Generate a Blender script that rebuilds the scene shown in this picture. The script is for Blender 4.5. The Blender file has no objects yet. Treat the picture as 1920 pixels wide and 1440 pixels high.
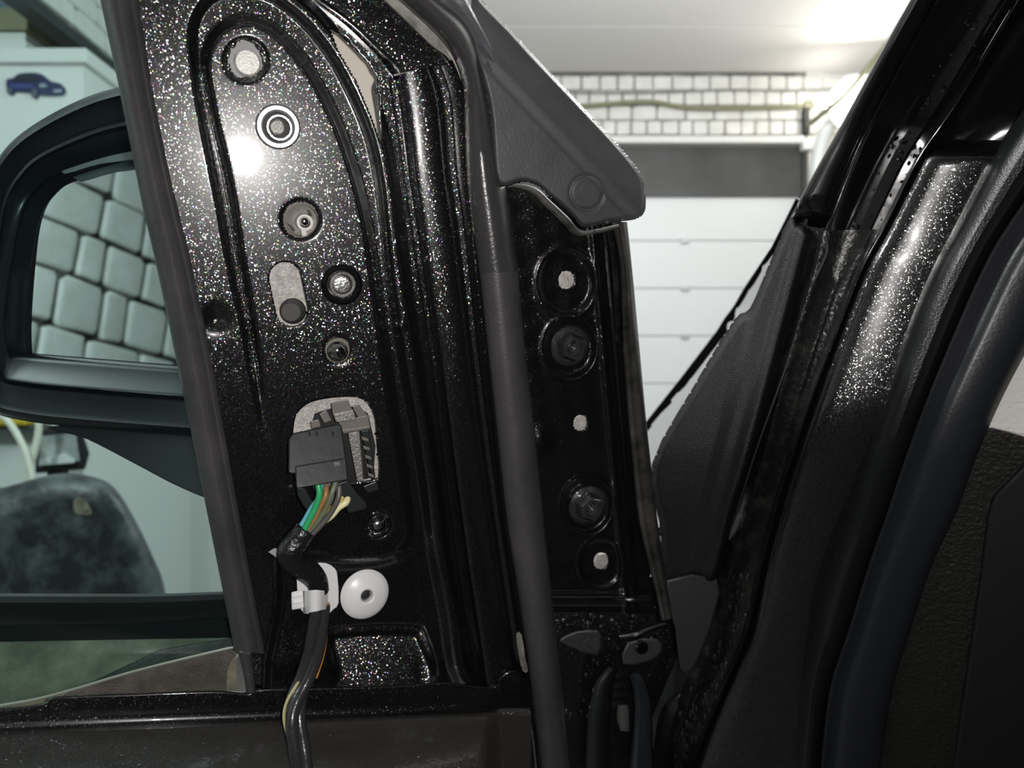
import bpy, bmesh, math, random
import numpy as np
from mathutils import Vector, Matrix
random.seed(7)
SC = bpy.context.scene
COL = SC.collection
V = Vector
# ------------------------------------------------------------------ camera, light, exposure
CAMZ, F = 1.2, 1500.0
cam_d = bpy.data.cameras.new('camera'); cam = bpy.data.objects.new('camera', cam_d); COL.objects.link(cam)
cam.location = (0, 0, CAMZ); cam.rotation_euler = (math.pi/2, 0, 0)
cam_d.sensor_width = 36; cam_d.lens = 36*F/1920; cam_d.clip_start = 0.01
cam_d.dof.use_dof = True; cam_d.dof.focus_distance = 0.47; cam_d.dof.aperture_fstop = 9.0
SC.camera = cam
w = bpy.data.worlds.new('world'); SC.world = w; w.use_nodes = True
w.node_tree.nodes['Background'].inputs[0].default_value = (0.75, 0.85, 0.9, 1)
w.node_tree.nodes['Background'].inputs[1].default_value = 0.03
def light(name, kind, loc, energy, color=(1, 1, 1), size=0.1, rot=None, sy=None):
    d = bpy.data.lights.new(name, kind); d.energy = energy; d.color = color
    if kind == 'AREA':
        d.size = size
        if sy: d.shape = 'RECTANGLE'; d.size_y = sy
    else: d.shadow_soft_size = size
    o = bpy.data.objects.new(name, d); COL.objects.link(o); o.location = loc
    if rot: o.rotation_euler = rot
    return o
fl_ = light('phone_flash', 'SPOT', (0.022, -0.004, CAMZ+0.006), 7.4, (1, 0.97, 0.94), 0.007, (math.radians(92), 0, math.radians(7)))
fl_.data.spot_size = math.radians(132); fl_.data.spot_blend = 1.0
ADDED_LAMPS = [(0.6, 1.75, 2.5), (-1.5, 0.6, 2.5)]  # unseen lamps added to brighten the garage and the mirrored wall
for i, l in enumerate(ADDED_LAMPS):
    light('added_lamp_light', 'POINT', (l[0], l[1], l[2]-0.30), (60, 60)[i], (0.98, 1.0, 0.985), 0.09)
SC.view_settings.view_transform = 'Standard'; SC.view_settings.look = 'None'
SC.view_settings.gamma = 1; SC.view_settings.use_curve_mapping = False
SC.view_settings.exposure = 0.0
# ------------------------------------------------------------------ pixel -> place
def P(px, py, Y):
    return V(((px-960)/F*Y, Y, CAMZ-(py-720)/F*Y))
DA, DB, DY = 0.36, 0.277, 0.51
DN = V((DA, -1, -DB)).normalized()
DU = V((1, DA, 0)).normalized(); DV = DN.cross(DU).normalized()
if DV.z < 0: DV = -DV
def doorY(px, py):
    return DY/(1-DA*(px-960)/F+DB*(720-py)/F)
def door(px, py, h=0.0):
    return P(px, py, doorY(px, py)-h)
RIDGE = ([-200, 0, 190, 300, 430, 500, 600, 740, 860, 960, 1060, 1180, 1290, 1440, 1600],
         [2020, 1905, 1790, 1715, 1650, 1612, 1572, 1520, 1480, 1450, 1425, 1400, 1355, 1290, 1220])
_by = [(-300, 0.35), (0, 0.445), (180, 0.495), (300, 0.5185), (520, 0.5465), (780, 0.569), (900, 0.586), (1100, 0.626), (1440, 0.695), (1600, 0.72)]
def _dense(p, n=12):
    p = np.array(p, float); out = []
    for i in range(len(p)-1):
        p0 = p[i-1] if i else p[0]*2-p[1]; p3 = p[i+2] if i+2 < len(p) else p[-1]*2-p[-2]
        for j in range(n):
            t = j/n; out.append(0.5*(2*p[i]+(-p0+p[i+1])*t+(2*p0-5*p[i]+4*p[i+1]-p3)*t*t+(-p0+3*p[i]-3*p[i+1]+p3)*t**3))
    out.append(p[-1]); out = np.array(out); return out[:, 0], out[:, 1]
BY = _dense(_by)
RIDGE = _dense(list(zip(*RIDGE)))
def bodyY(px, py):
    ur = np.interp(py, *RIDGE)
    return float(np.interp(py, *BY)/(1+0.42*(px-ur)/F))
def body(px, py, h=0.0):
    return P(px, py, bodyY(px, py)-h)
def at(Y):
    return lambda px, py, h=0.0: P(px, py, Y-h)
def plane_at(p0, n):
    c = V((0, 0, CAMZ)); k = n.dot(p0-c)
    def f(px, py, h=0.0):
        r = V(((px-960)/F, 1, (720-py)/F)); return P(px, py, k/n.dot(r)-h)
    return f
# ------------------------------------------------------------------ materials
MATS = {}
def nodes(name):
    m = bpy.data.materials.new(name); m.use_nodes = True
    nt = m.node_tree; b = nt.nodes['Principled BSDF']
    return m, nt, b
def mat(name, col, rough=0.5, metal=0.0, coat=0.0, spec=0.5, bump=None, var=None, emit=None, alpha=None, sss=0):
    if name in MATS: return MATS[name]
    m, nt, b = nodes(name)
    b.inputs['Base Color'].default_value = (*col, 1); b.inputs['Roughness'].default_value = rough
    b.inputs['Metallic'].default_value = metal; b.inputs['Coat Weight'].default_value = coat
    b.inputs['Coat Roughness'].default_value = 0.05
    b.inputs['Specular IOR Level'].default_value = spec
    if sss: b.inputs['Subsurface Weight'].default_value = sss; b.inputs['Subsurface Radius'].default_value = (.004, .004, .004)
    if emit: b.inputs['Emission Color'].default_value = (*emit[0], 1); b.inputs['Emission Strength'].default_value = emit[1]
    N = nt.nodes.new; L = nt.links.new
    if bump or var:
        g = N('ShaderNodeNewGeometry')
    if bump:
        nz = N('ShaderNodeTexNoise'); nz.inputs['Scale'].default_value = bump[0]; nz.inputs['Detail'].default_value = 4
        bp = N('ShaderNodeBump'); bp.inputs['Strength'].default_value = bump[1]; bp.inputs['Distance'].default_value = bump[2] if len(bump) > 2 else 0.001
        L(g.outputs['Position'], nz.inputs['Vector']); L(nz.outputs['Fac'], bp.inputs['Height']); L(bp.outputs['Normal'], b.inputs['Normal'])
    if var:
        nz2 = N('ShaderNodeTexNoise'); nz2.inputs['Scale'].default_value = var[0]; nz2.inputs['Detail'].default_value = 6
        nz2.inputs['Roughness'].default_value = 0.65
        r = N('ShaderNodeValToRGB'); r.color_ramp.elements[0].position = var[3] if len(var) > 3 else 0.35
        r.color_ramp.elements[1].position = var[4] if len(var) > 4 else 0.7
        r.color_ramp.elements[0].color = (*var[1], 1); r.color_ramp.elements[1].color = (*var[2], 1)
        L(g.outputs['Position'], nz2.inputs['Vector']); L(nz2.outputs['Fac'], r.inputs['Fac']); L(r.outputs['Color'], b.inputs['Base Color'])
    MATS[name] = m
    return m
def paint(name, flake=0.5, scale=1500, tilt=0.5, base=(0.004, 0.004, 0.0045), rough=0.28, bump=None, coat_r=0.035, tint=0.9, haze=0.3, hrough=0.27):
    """black metallic lacquer: flakes with their own tilt and colour under a clear coat"""
    m, nt, b = nodes(name); N = nt.nodes.new; L = nt.links.new
    g = N('ShaderNodeNewGeometry')
    vo = N('ShaderNodeTexVoronoi'); vo.inputs['Scale'].default_value = scale; L(g.outputs['Position'], vo.inputs['Vector'])
    vo2 = N('ShaderNodeTexVoronoi'); vo2.inputs['Scale'].default_value = scale*0.83; 
    ad = N('ShaderNodeVectorMath'); ad.operation = 'ADD'; ad.inputs[1].default_value = (3.1, 7.7, 1.3)
    L(g.outputs['Position'], ad.inputs[0]); L(ad.outputs[0], vo2.inputs['Vector'])
    sub = N('ShaderNodeVectorMath'); sub.operation = 'SUBTRACT'; sub.inputs[1].default_value = (.5, .5, .5); L(vo.outputs['Color'], sub.inputs[0])
    sc = N('ShaderNodeVectorMath'); sc.operation = 'SCALE'; sc.inputs['Scale'].default_value = tilt*2; L(sub.outputs[0], sc.inputs[0])
    a2 = N('ShaderNodeVectorMath'); a2.operation = 'ADD'; L(g.outputs['Normal'], a2.inputs[0]); L(sc.outputs[0], a2.inputs[1])
    nm = N('ShaderNodeVectorMath'); nm.operation = 'NORMALIZE'; L(a2.outputs[0], nm.inputs[0])
    gl = N('ShaderNodeBsdfGlossy'); gl.inputs['Roughness'].default_value = rough; L(nm.outputs[0], gl.inputs['Normal'])
    hs = N('ShaderNodeSeparateColor'); L(vo2.outputs['Color'], hs.inputs[0])
    cc = N('ShaderNodeCombineColor'); cc.mode = 'HSV'; L(hs.outputs[0], cc.inputs[0]); cc.inputs[2].default_value = 1
    pw = N('ShaderNodeMath'); pw.operation = 'POWER'; pw.inputs[1].default_value = 1.4; L(hs.outputs[1], pw.inputs[0])
    ml = N('ShaderNodeMath'); ml.operation = 'MULTIPLY'; ml.inputs[1].default_value = tint; L(pw.outputs[0], ml.inputs[0]); L(ml.outputs[0], cc.inputs[1])
    L(cc.outputs[0], gl.inputs['Color'])
    th = N('ShaderNodeMapRange'); th.inputs['From Min'].default_value = 0.28; th.inputs['From Max'].default_value = 1.0
    th.inputs['To Max'].default_value = flake; L(hs.outputs[2], th.inputs['Value'])
    b.inputs['Base Color'].default_value = (*base, 1); b.inputs['Roughness'].default_value = hrough
    b.inputs['Coat Weight'].default_value = 1; b.inputs['Coat Roughness'].default_value = coat_r
    b.inputs['Specular IOR Level'].default_value = haze
    mx = N('ShaderNodeMixShader'); L(th.outputs[0], mx.inputs[0]); L(b.outputs[0], mx.inputs[1]); L(gl.outputs[0], mx.inputs[2])
    if bump:
        nz = N('ShaderNodeTexNoise'); nz.inputs['Scale'].default_value = bump[0]; nz.inputs['Detail'].default_value = 3
        bp = N('ShaderNodeBump'); bp.inputs['Strength'].default_value = bump[1]; bp.inputs['Distance'].default_value = 0.001
        L(g.outputs['Position'], nz.inputs['Vector']); L(nz.outputs['Fac'], bp.inputs['Height']); L(bp.outputs['Normal'], b.inputs['Coat Normal'])
    L(mx.outputs[0], nt.nodes['Material Output'].inputs['Surface'])
    MATS[name] = m
    return m
M_paint = paint('sparkling_black_paint', 0.19, 1900, 0.20, rough=0.15, coat_r=0.05, haze=0.28)
M_paint2 = paint('black_paint_few_flakes', 0.04, 1500, 0.25, rough=0.2, bump=(260, 0.25), coat_r=0.03, tint=0.5)
M_flange = paint('black_paint_fine_flakes', 0.10, 2300, 0.14, rough=0.13, tint=0.35, haze=0.2, hrough=0.22)
M_gloss = mat('gloss_black', (0.004, 0.004, 0.005), 0.12, coat=0.5, bump=(40, 0.15))
M_dirty = mat('dirty_gloss_black', (0.008, 0.008, 0.008), 0.28, bump=(320, 0.6), var=(70, (0.006, 0.006, 0.006), (0.03, 0.03, 0.028), 0.5, 0.8))
M_rubber = mat('black_rubber', (0.055, 0.054, 0.057), 0.40, spec=0.5, bump=(700, 0.25), var=(25, (0.046, 0.044, 0.047), (0.07, 0.067, 0.069)))
M_rubber_soft = mat('soft_black_rubber', (0.010, 0.011, 0.012), 0.27, spec=0.4, bump=(900, 0.2))
M_cap = mat('grained_black_plastic', (0.07, 0.07, 0.075), 0.5, spec=0.5, bump=(500, 0.3), var=(18, (0.05, 0.05, 0.056), (0.085, 0.085, 0.094)))
M_trim = mat('dark_grained_trim', (0.007, 0.007, 0.009), 0.38, spec=0.5, bump=(1100, 0.6))
M_flap = mat('blue_grey_rubber', (0.018, 0.020, 0.024), 0.34, spec=0.4, bump=(500, 0.15))
M_cast = mat('cast_grey_metal', (0.55, 0.52, 0.50), 0.5, metal=0.3, bump=(900, 0.9), var=(300, (0.40, 0.375, 0.355), (0.70, 0.67, 0.64)))
M_steel = mat('bright_steel', (0.62, 0.62, 0.62), 0.22, metal=1.0, bump=(600, 0.3))
M_steel_dull = mat('dull_steel', (0.30, 0.29, 0.28), 0.45, metal=0.6, bump=(700, 0.6))
M_bolt = mat('black_bolt_lacquer', (0.03, 0.03, 0.031), 0.2, coat=1.0, spec=0.8, bump=(250, 0.5))
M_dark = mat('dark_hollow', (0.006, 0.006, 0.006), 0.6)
M_plug = mat('dark_grey_plug', (0.07, 0.07, 0.07), 0.7, bump=(600, 0.4))
M_chrome = mat('chrome', (0.55, 0.55, 0.56), 0.08, metal=1.0)
M_white = mat('white_nylon', (0.82, 0.82, 0.83), 0.32, sss=0.15)
M_conn = mat('black_nylon', (0.017, 0.019, 0.021), 0.4, bump=(120, 0.15))
M_sock = mat('grey_brown_nylon', (0.17, 0.155, 0.14), 0.4, bump=(200, 0.3))
M_tape = mat('black_tape', (0.010, 0.010, 0.011), 0.26, bump=(180, 0.8, 0.002))
M_sleeve = mat('shiny_black_sheath', (0.03, 0.03, 0.031), 0.25, bump=(90, 0.5, 0.002))
M_brown = mat('grey_brown_primer', (0.13, 0.115, 0.10), 0.6, bump=(900, 0.9), var=(60, (0.075, 0.068, 0.06), (0.17, 0.155, 0.14)))
M_olive = mat('olive_grey_cavity', (0.35, 0.34, 0.23), 0.7, bump=(60, 0.3), var=(16, (0.10, 0.10, 0.065), (0.55, 0.53, 0.38)))
M_beige = mat('pale_beige', (0.62, 0.58, 0.50), 0.6)
M_pale_grey = mat('reflection_and_ledge_grey', (0.33, 0.33, 0.345), 0.45)  # fender's grey is the garage reflection painted in; also colours the mirror ledge
M_leather = mat('dark_leather_grain', (0.015, 0.0145, 0.013), 0.5, spec=0.4, bump=(330, 1.0, 0.0015))
M_cream = mat('pale_leather_grain', (0.85, 0.82, 0.79), 0.55, bump=(300, 0.8, 0.0012))
M_black_matte = mat('matte_black', (0.006, 0.007, 0.008), 0.6)
M_wall = mat('white_paint', (0.78, 0.78, 0.76), 0.75, bump=(30, 0.2))
M_ceil = mat('white_ceiling', (0.80, 0.78, 0.77), 0.6)
M_brick = mat('white_painted_brick', (0.80, 0.80, 0.78), 0.7, bump=(35, 0.5, 0.004), var=(14, (0.70, 0.70, 0.67), (0.84, 0.84, 0.82)))
M_joint = mat('grey_mortar', (0.06, 0.06, 0.057), 0.9, bump=(60, 0.8), var=(9, (0.02, 0.02, 0.02), (0.22, 0.22, 0.21), 0.45, 0.7))
M_jointw = mat('pale_mortar', (0.3, 0.3, 0.28), 0.9, bump=(60, 0.8), var=(12, (0.14, 0.14, 0.13), (0.6, 0.6, 0.58)))
M_gdoor = mat('white_door_panel', (0.76, 0.79, 0.80), 0.45)
M_floor = mat('grey_concrete', (0.12, 0.12, 0.115), 0.7, bump=(40, 0.3), var=(4, (0.09, 0.09, 0.085), (0.15, 0.15, 0.145)))
M_tex = mat('charcoal_fabric', (0.02, 0.02, 0.021), 0.9)
def glass_mat():
    m = bpy.data.materials.new('tinted_glass'); m.use_nodes = True; nt = m.node_tree; nt.nodes.clear(); N = nt.nodes.new; L = nt.links.new
    t = N('ShaderNodeBsdfTransparent'); t.inputs[0].default_value = (0.58, 0.76, 0.75, 1)
    g = N('ShaderNodeBsdfGlossy'); g.inputs['Roughness'].default_value = 0.01
    f = N('ShaderNodeFresnel'); f.inputs[0].default_value = 1.45
    x = N('ShaderNodeMixShader'); o = N('ShaderNodeOutputMaterial')
    L(f.outputs[0], x.inputs[0]); L(t.outputs[0], x.inputs[1]); L(g.outputs[0], x.inputs[2]); L(x.outputs[0], o.inputs[0])
    return m
M_glass = glass_mat()
M_mirror = mat('mirror_silver', (0.90, 0.93, 0.93), 0.0, metal=1.0)
# ------------------------------------------------------------------ builders
def tag(o, label=None, cat=None, group=None, kind=None):
    if label: o['label'] = label
    if cat: o['category'] = cat
    if group: o['group'] = group
    if kind: o['kind'] = kind
    return o
def thing(name, label, cat, loc, group=None, kind=None):
    o = bpy.data.objects.new(name, None); COL.objects.link(o); o.location = loc; o.empty_display_size = 0.02
    return tag(o, label, cat, group, kind)
def root_loc(o):
    if o.parent is None: return o.location.copy()
    return root_loc(o.parent)+o.matrix_parent_inverse.translation+o.location
def put(name, me, m, parent=None, origin=None):
    o = bpy.data.objects.new(name, me); COL.objects.link(o)
    if m and not me.materials: me.materials.append(m)
    if parent is not None:
        o.parent = parent
        o.matrix_parent_inverse = Matrix.Translation(-root_loc(parent))
    return o
def mesh(name, verts, faces, m, parent=None, smooth=True, solid=None, bevel=None, auto=None):
    me = bpy.data.meshes.new(name); me.from_pydata([tuple(v) for v in verts], [], [tuple(f) for f in faces])
    bm = bmesh.new(); bm.from_mesh(me); bmesh.ops.remove_doubles(bm, verts=bm.verts, dist=1e-6)
    if auto is not False: bmesh.ops.recalc_face_normals(bm, faces=bm.faces)
    bm.to_mesh(me); bm.free()
    # origin at the mesh centre
    o = put(name, me, m, parent)
    c = sum((V(v) for v in verts), V((0, 0, 0)))/max(1, len(verts))
    me.transform(Matrix.Translation(-c)); o.location = c
    if smooth: me.shade_smooth()
    if bevel:
        b = o.modifiers.new('bevel', 'BEVEL'); b.width = bevel; b.segments = 2; b.limit_method = 'ANGLE'; b.angle_limit = math.radians(35)
        b.harden_normals = False
    if solid:
        s = o.modifiers.new('thickness', 'SOLIDIFY'); s.thickness = abs(solid); s.offset = 1 if solid < 0 else -1
    return o
def smooth_line(pts, n=8, closed=False):
    p = np.array(pts, float); out = []; k = len(p)
    for i in range(k if closed else k-1):
        p0 = p[(i-1) % k] if closed or i > 0 else p[0]*2-p[1]
        p1 = p[i]; p2 = p[(i+1) % k]
        p3 = p[(i+2) % k] if closed or i+2 < k else p[-1]*2-p[-2]
        for j in range(n):
            t = j/n
            out.append(0.5*((2*p1)+(-p0+p2)*t+(2*p0-5*p1+4*p2-p3)*t*t+(-p0+3*p1-3*p2+p3)*t**3))
    if not closed: out.append(p[-1])
    return np.array(out)
def strip(name, pairs, prof, place, m, parent=None, n=6, closed=True, depth=None, hrow=None, sm=True):
    """loft: pairs (lx,ly,rx,ry) left and right rails, prof [(t,h)] across; closed -> solid with a back face"""
    rows = smooth_line(pairs, n) if n > 1 else np.array(pairs, float)
    pr = list(prof)
    if closed:
        back = depth if depth is not None else 0.004
        hb = min(h for _, h in pr)-back
        pr = pr+[(pr[-1][0], hb), (pr[0][0], hb)]
    vs = []; k = len(pr)
    for r in rows:
        off = hrow(r[1]) if hrow else 0
        for t, h in pr:
            x = r[0]+(r[2]-r[0])*t; y = r[1]+(r[3]-r[1])*t
            vs.append(place(x, y, h+off))
    fs = []
    kk = k if closed else k-1
    for i in range(len(rows)-1):
        for j in range(kk):
            a = i*k+j; b = i*k+(j+1) % k
            fs.append((a, b, b+k, a+k))
    if closed:
        fs.append(tuple(range(k))); fs.append(tuple(range((len(rows)-1)*k, len(rows)*k)))
    o = mesh(name, vs, fs, m, parent, smooth=sm)
    if sm: soft(o)
    return o
def soft(o, ang=40):
    """smooth shading with sharp edges where faces turn strongly"""
    me = o.data; bm = bmesh.new(); bm.from_mesh(me)
    a = math.radians(ang)
    for e in bm.edges:
        if len(e.link_faces) == 2 and e.calc_face_angle(0) > a: e.smooth = False
    bm.to_mesh(me); bm.free()
def half(n=10, h=0.01, base=0.0):
    return [(0.5-0.5*math.cos(math.pi*i/n), base+h*math.sin(math.pi*i/n)) for i in range(n+1)]
def plate(name, outline, place, thick, m, parent=None, bevel=0.002, h=0.0, n=6, smooth_out=True):
    ol = smooth_line(outline, n, True) if smooth_out else np.array(outline, float)
    hh = h if callable(h) else (lambda x, y: h)
    f = [place(x, y, hh(x, y)) for x, y in ol]; b = [place(x, y, hh(x, y)-thick) for x, y in ol]
    k = len(f)
    fs = [tuple(range(k)), tuple(range(2*k-1, k-1, -1))]+[(i, (i+1) % k, k+(i+1) % k, k+i) for i in range(k)]
    o = mesh(name, f+b, fs, m, parent, smooth=True)
    if bevel:
        bv = o.modifiers.new('bevel', 'BEVEL'); bv.width = bevel; bv.segments = 4; bv.limit_method = 'ANGLE'; bv.angle_limit = math.radians(50)
    soft(o, 40)
    return o
def lathe(name, c, ax, prof, m, parent=None, n=32, phase=0.0, squash=None):
    ax = ax.normalized(); u = ax.cross(V((0, 0, 1))).normalized(); v = u.cross(ax).normalized()
    vs = []; k = len(prof)
    for i in range(n):
        a = 2*math.pi*i/n+phase; d = u*math.cos(a)+v*math.sin(a)
        for r, h in prof: vs.append(c+d*r+ax*h)
    fs = []
    for i in range(n):
        for j in range(k-1):
            a = i*k+j; b = ((i+1) % n)*k+j
            fs.append((a, b, b+1, a+1))
    if prof[0][0] > 1e-6: fs.append(tuple(i*k for i in range(n)))
    if prof[-1][0] > 1e-6: fs.append(tuple(i*k+k-1 for i in range(n)))
    o = mesh(name, vs, fs, m, parent); soft(o, 35)
    return o
def ringlathe(name, c, ax, prof, m, parent=None, n=36):
    """closed ring: prof is a closed loop of (r,h)"""
    ax = ax.normalized(); u = ax.cross(V((0, 0, 1))).normalized(); v = u.cross(ax).normalized()
    k = len(prof); vs = []
    for i in range(n):
        a = 2*math.pi*i/n; d = u*math.cos(a)+v*math.sin(a)
        for r, h in prof: vs.append(c+d*r+ax*h)
    fs = [(i*k+j, ((i+1) % n)*k+j, ((i+1) % n)*k+(j+1) % k, i*k+(j+1) % k) for i in range(n) for j in range(k)]
    o = mesh(name, vs, fs, m, parent); soft(o, 35)
    return o
def tube(name, pts, rad, m, parent=None, n=10, sub=6, cap=True):
    p = smooth_line([tuple(q) for q in pts], sub); k = len(p)
    rads = rad if hasattr(rad, '__len__') else [rad]*len(pts)
    rr = np.interp(np.linspace(0, len(rads)-1, k), range(len(rads)), rads)
    vs = []; up = None
    for i in range(k):
        t = V(p[min(i+1, k-1)]-p[max(i-1, 0)]).normalized()
        if up is None: up = t.cross(V((0.3, 1, 0.2))).normalized()
        up = (up-t*up.dot(t)).normalized(); s = t.cross(up)
        for j in range(n):
            a = 2*math.pi*j/n; vs.append(V(p[i])+(up*math.cos(a)+s*math.sin(a))*float(rr[i]))
    fs = [(i*n+j, i*n+(j+1) % n, (i+1)*n+(j+1) % n, (i+1)*n+j) for i in range(k-1) for j in range(n)]
    if cap: fs += [tuple(range(n)), tuple(range((k-1)*n, k*n))]
    return mesh(name, vs, fs, m, parent)
def box(name, lo, hi, m, parent=None, bevel=0.0, smooth=False):
    x0, y0, z0 = lo; x1, y1, z1 = hi
    vs = [(x, y, z) for x in (x0, x1) for y in (y0, y1) for z in (z0, z1)]
    fs = [(0, 1, 3, 2), (4, 6, 7, 5), (0, 4, 5, 1), (2, 3, 7, 6), (0, 2, 6, 4), (1, 5, 7, 3)]
    return mesh(name, vs, fs, m, parent, smooth=smooth, bevel=bevel or None)
def hexa(name, front, back, m, parent=None, bevel=0.0008):
    """box between two quads of points"""
    vs = list(front)+list(back)
    fs = [(0, 1, 2, 3), (7, 6, 5, 4)]+[(i, (i+1) % 4, 4+(i+1) % 4, 4+i) for i in range(4)]
    return mesh(name, vs, fs, m, parent, smooth=False, bevel=bevel)
def sdf(poly, X, Yy):
    """signed distance in px, positive inside"""
    p = np.array(poly, float); d = np.full(X.shape, 1e9); ins = np.zeros(X.shape, bool); k = len(p)
    for i in range(k):
        a = p[i]; b = p[(i+1) % k]; e = b-a
        t = np.clip(((X-a[0])*e[0]+(Yy-a[1])*e[1])/(e@e+1e-12), 0, 1)
        d = np.minimum(d, np.hypot(X-a[0]-t*e[0], Yy-a[1]-t*e[1]))
        c = ((a[1] > Yy) != (b[1] > Yy)) & (X < (b[0]-a[0])*(Yy-a[1])/(b[1]-a[1]+1e-12)+a[0])
        ins ^= c
    return np.where(ins, d, -d)
def S(a, b, x):
    t = np.clip((x-a)/(b-a), 0, 1); return t*t*(3-2*t)
def circle(cx, cy, rx, ry=None, n=28, rot=0):
    ry = ry or rx; out = []
    for i in range(n):
        a = 2*math.pi*i/n; x = rx*math.cos(a); y = ry*math.sin(a)
        out.append((cx+x*math.cos(rot)-y*math.sin(rot), cy+x*math.sin(rot)+y*math.cos(rot)))
    return out
def capsule(x0, y0, x1, y1, r, n=12):
    a = math.atan2(y1-y0, x1-x0); out = []
    for i in range(n+1): t = a-math.pi/2+math.pi*i/n; out.append((x1+r*math.cos(t), y1+r*math.sin(t)))
    for i in range(n+1): t = a+math.pi/2+math.pi*i/n; out.append((x0+r*math.cos(t), y0+r*math.sin(t)))
    return out
def sheet(name, region, hfun, holes, place, m, parent, step=3.0, thick=0.0012):
    """stamped sheet metal: a fine grid inside REGION with relief hfun and punched holes"""
    reg = np.array(region, float); x0, y0 = reg.min(0); x1, y1 = reg.max(0)
    gx = np.arange(x0-step, x1+step*2, step); gy = np.arange(y0-step, y1+step*2, step)
    X, Yy = np.meshgrid(gx, gy)
    def inside(X, Yy):
        d = sdf(region, X, Yy)
        for h in holes: d = np.minimum(d, -sdf(h, X, Yy))
        return d
    for _ in range(2):
        d = inside(X, Yy); e = 0.5
        near = np.abs(d) < step*0.62
        dx = (inside(X+e, Yy)-inside(X-e, Yy))/(2*e); dy = (inside(X, Yy+e)-inside(X, Yy-e))/(2*e)
        g = np.maximum(dx*dx+dy*dy, 0.25)
        X = np.where(near, X-d*dx/g, X); Yy = np.where(near, Yy-d*dy/g, Yy)
    d = inside(X, Yy); H = hfun(X, Yy)
    ny, nx = X.shape; idx = -np.ones(X.shape, int)
    keepv = d > -step*0.3
    q = keepv[:-1, :-1] & keepv[1:, :-1] & keepv[:-1, 1:] & keepv[1:, 1:]
    mid = inside((X[:-1, :-1]+X[1:, 1:])/2, (Yy[:-1, :-1]+Yy[1:, 1:])/2)
    q &= mid > 0
    vs = []; fs = []
    for i, j in zip(*np.nonzero(q)):
        f = []
        for a, b in ((i, j), (i+1, j), (i+1, j+1), (i, j+1)):
            if idx[a, b] < 0: idx[a, b] = len(vs); vs.append(place(float(X[a, b]), float(Yy[a, b]), float(H[a, b])))
            f.append(idx[a, b])
        fs.append(f)
    o = mesh(name, vs, fs, m, parent, smooth=True, solid=None, auto=False)
    me = o.data
    s = o.modifiers.new('thickness', 'SOLIDIFY'); s.thickness = thick; s.offset = -1
    # normals towards the camera
    n = me.polygons[len(me.polygons)//2].normal
    if n.y > 0: me.flip_normals()
    return o
def interp(xs, ys): return lambda v: np.interp(v, xs, ys)
def px2m(p, Y): return p*Y/F
# ------------------------------------------------------------------ garage
RX0, RX1, RY0, RY1, RZ = -2.4, 3.0, -2.6, 3.6, 2.6
def struct(o, label, cat=None): return tag(o, label, None, None, 'structure')
floor = struct(box('floor', (RX0-.1, RY0-.1, -0.08), (RX1+.1, RY1+.3, 0), M_floor), 'grey concrete garage floor')
wall_left = struct(box('wall_left', (RX0-.1, RY0-.1, 0), (RX0, RY1, RZ), M_joint), 'white painted brick wall with dark joints reflected in the mirror')
wall_back = struct(box('wall_back', (RX0, RY0-.1, 0), (RX1, RY0, RZ), mat('dimmed_wall_grey', (0.2, 0.2, 0.2), 0.8)), 'unseen wall behind the viewer, greyed to stand for dim light')  # colour darkened for a dim garage end, so the paint reflects less
wall_right = struct(box('wall_right', (RX1, RY0-.1, 0), (RX1+.1, RY1, RZ), M_wall), 'plain wall on the far side of the car')
wall_front = thing('wall_front', 'white painted wall with a brick frieze above the sectional door', None, (0, RY1, 0), kind='structure')
GX0, GX1, GZ = -1.15, 1.296, 2.064
box('wall_pier', (RX0, RY1, 0), (GX0-.05, RY1+.12, RZ), M_wall, wall_front)
box('wall_pier', (GX1+.03, RY1, 0), (RX1, RY1+.12, RZ), M_wall, wall_front)
box('mortar_bed', (GX0-.05, RY1+.012, 2.268), (GX1+.03, RY1+.12, RZ), M_jointw, wall_front)
# bricks: one bevelled brick mesh, copied and scaled
def brick_mesh(name, seed, m, b=0.12):
    bm = bmesh.new(); bmesh.ops.create_cube(bm, size=1)
    bmesh.ops.bevel(bm, geom=list(bm.edges), offset=b, segments=2, affect='EDGES', profile=0.5)
    rnd = random.Random(seed)
    for v in bm.verts: v.co += V((rnd.uniform(-.03, .03), rnd.uniform(-.02, .02), rnd.uniform(-.035, .035)))
    me = bpy.data.meshes.new(name); bm.to_mesh(me); bm.free(); me.materials.append(m); me.shade_smooth()
    return me
BR = [brick_mesh('brick', s, M_brick) for s in range(5)]
def brick(parent, c, size, rot=None):
    o = bpy.data.objects.new('brick', random.choice(BR)); COL.objects.link(o)
    o.parent = parent; o.matrix_parent_inverse = Matrix.Translation(-root_loc(parent))
    o.location = c; o.scale = size
    if rot: o.rotation_euler = rot
zs = [2.318, 2.385, 2.452, 2.519, 2.586]
for r in range(4):
    z0, z1 = zs[r], zs[r+1]-0.004; x = -1.1+(r % 2)*0.05
    while x < GX1+.28:
        wd = (0.072, 0.12, 0.072, 0.085)[r] * random.uniform(0.85, 1.1)
        brick(wall_front, (x+wd/2, RY1+.003, (z0+z1)/2), (wd-.007, 0.036, z1-z0-.004))
        x += wd
tagged = box('ledge', (GX0-.05, RY1-.06, 2.268), (GX1+.0, RY1+.02, 2.30), M_wall, wall_front, 0.004)
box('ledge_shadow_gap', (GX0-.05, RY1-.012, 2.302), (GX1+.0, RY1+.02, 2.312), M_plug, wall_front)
M_lintel = mat('dark_grey_lintel', (0.055, 0.055, 0.052), 0.5, var=(3, (0.045, 0.045, 0.042), (0.085, 0.09, 0.092)))
box('lintel_panel', (GX0-.05, RY1+.005, GZ-.02), (GX1+.02, RY1+.06, 2.268), M_lintel, wall_front)
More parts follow.
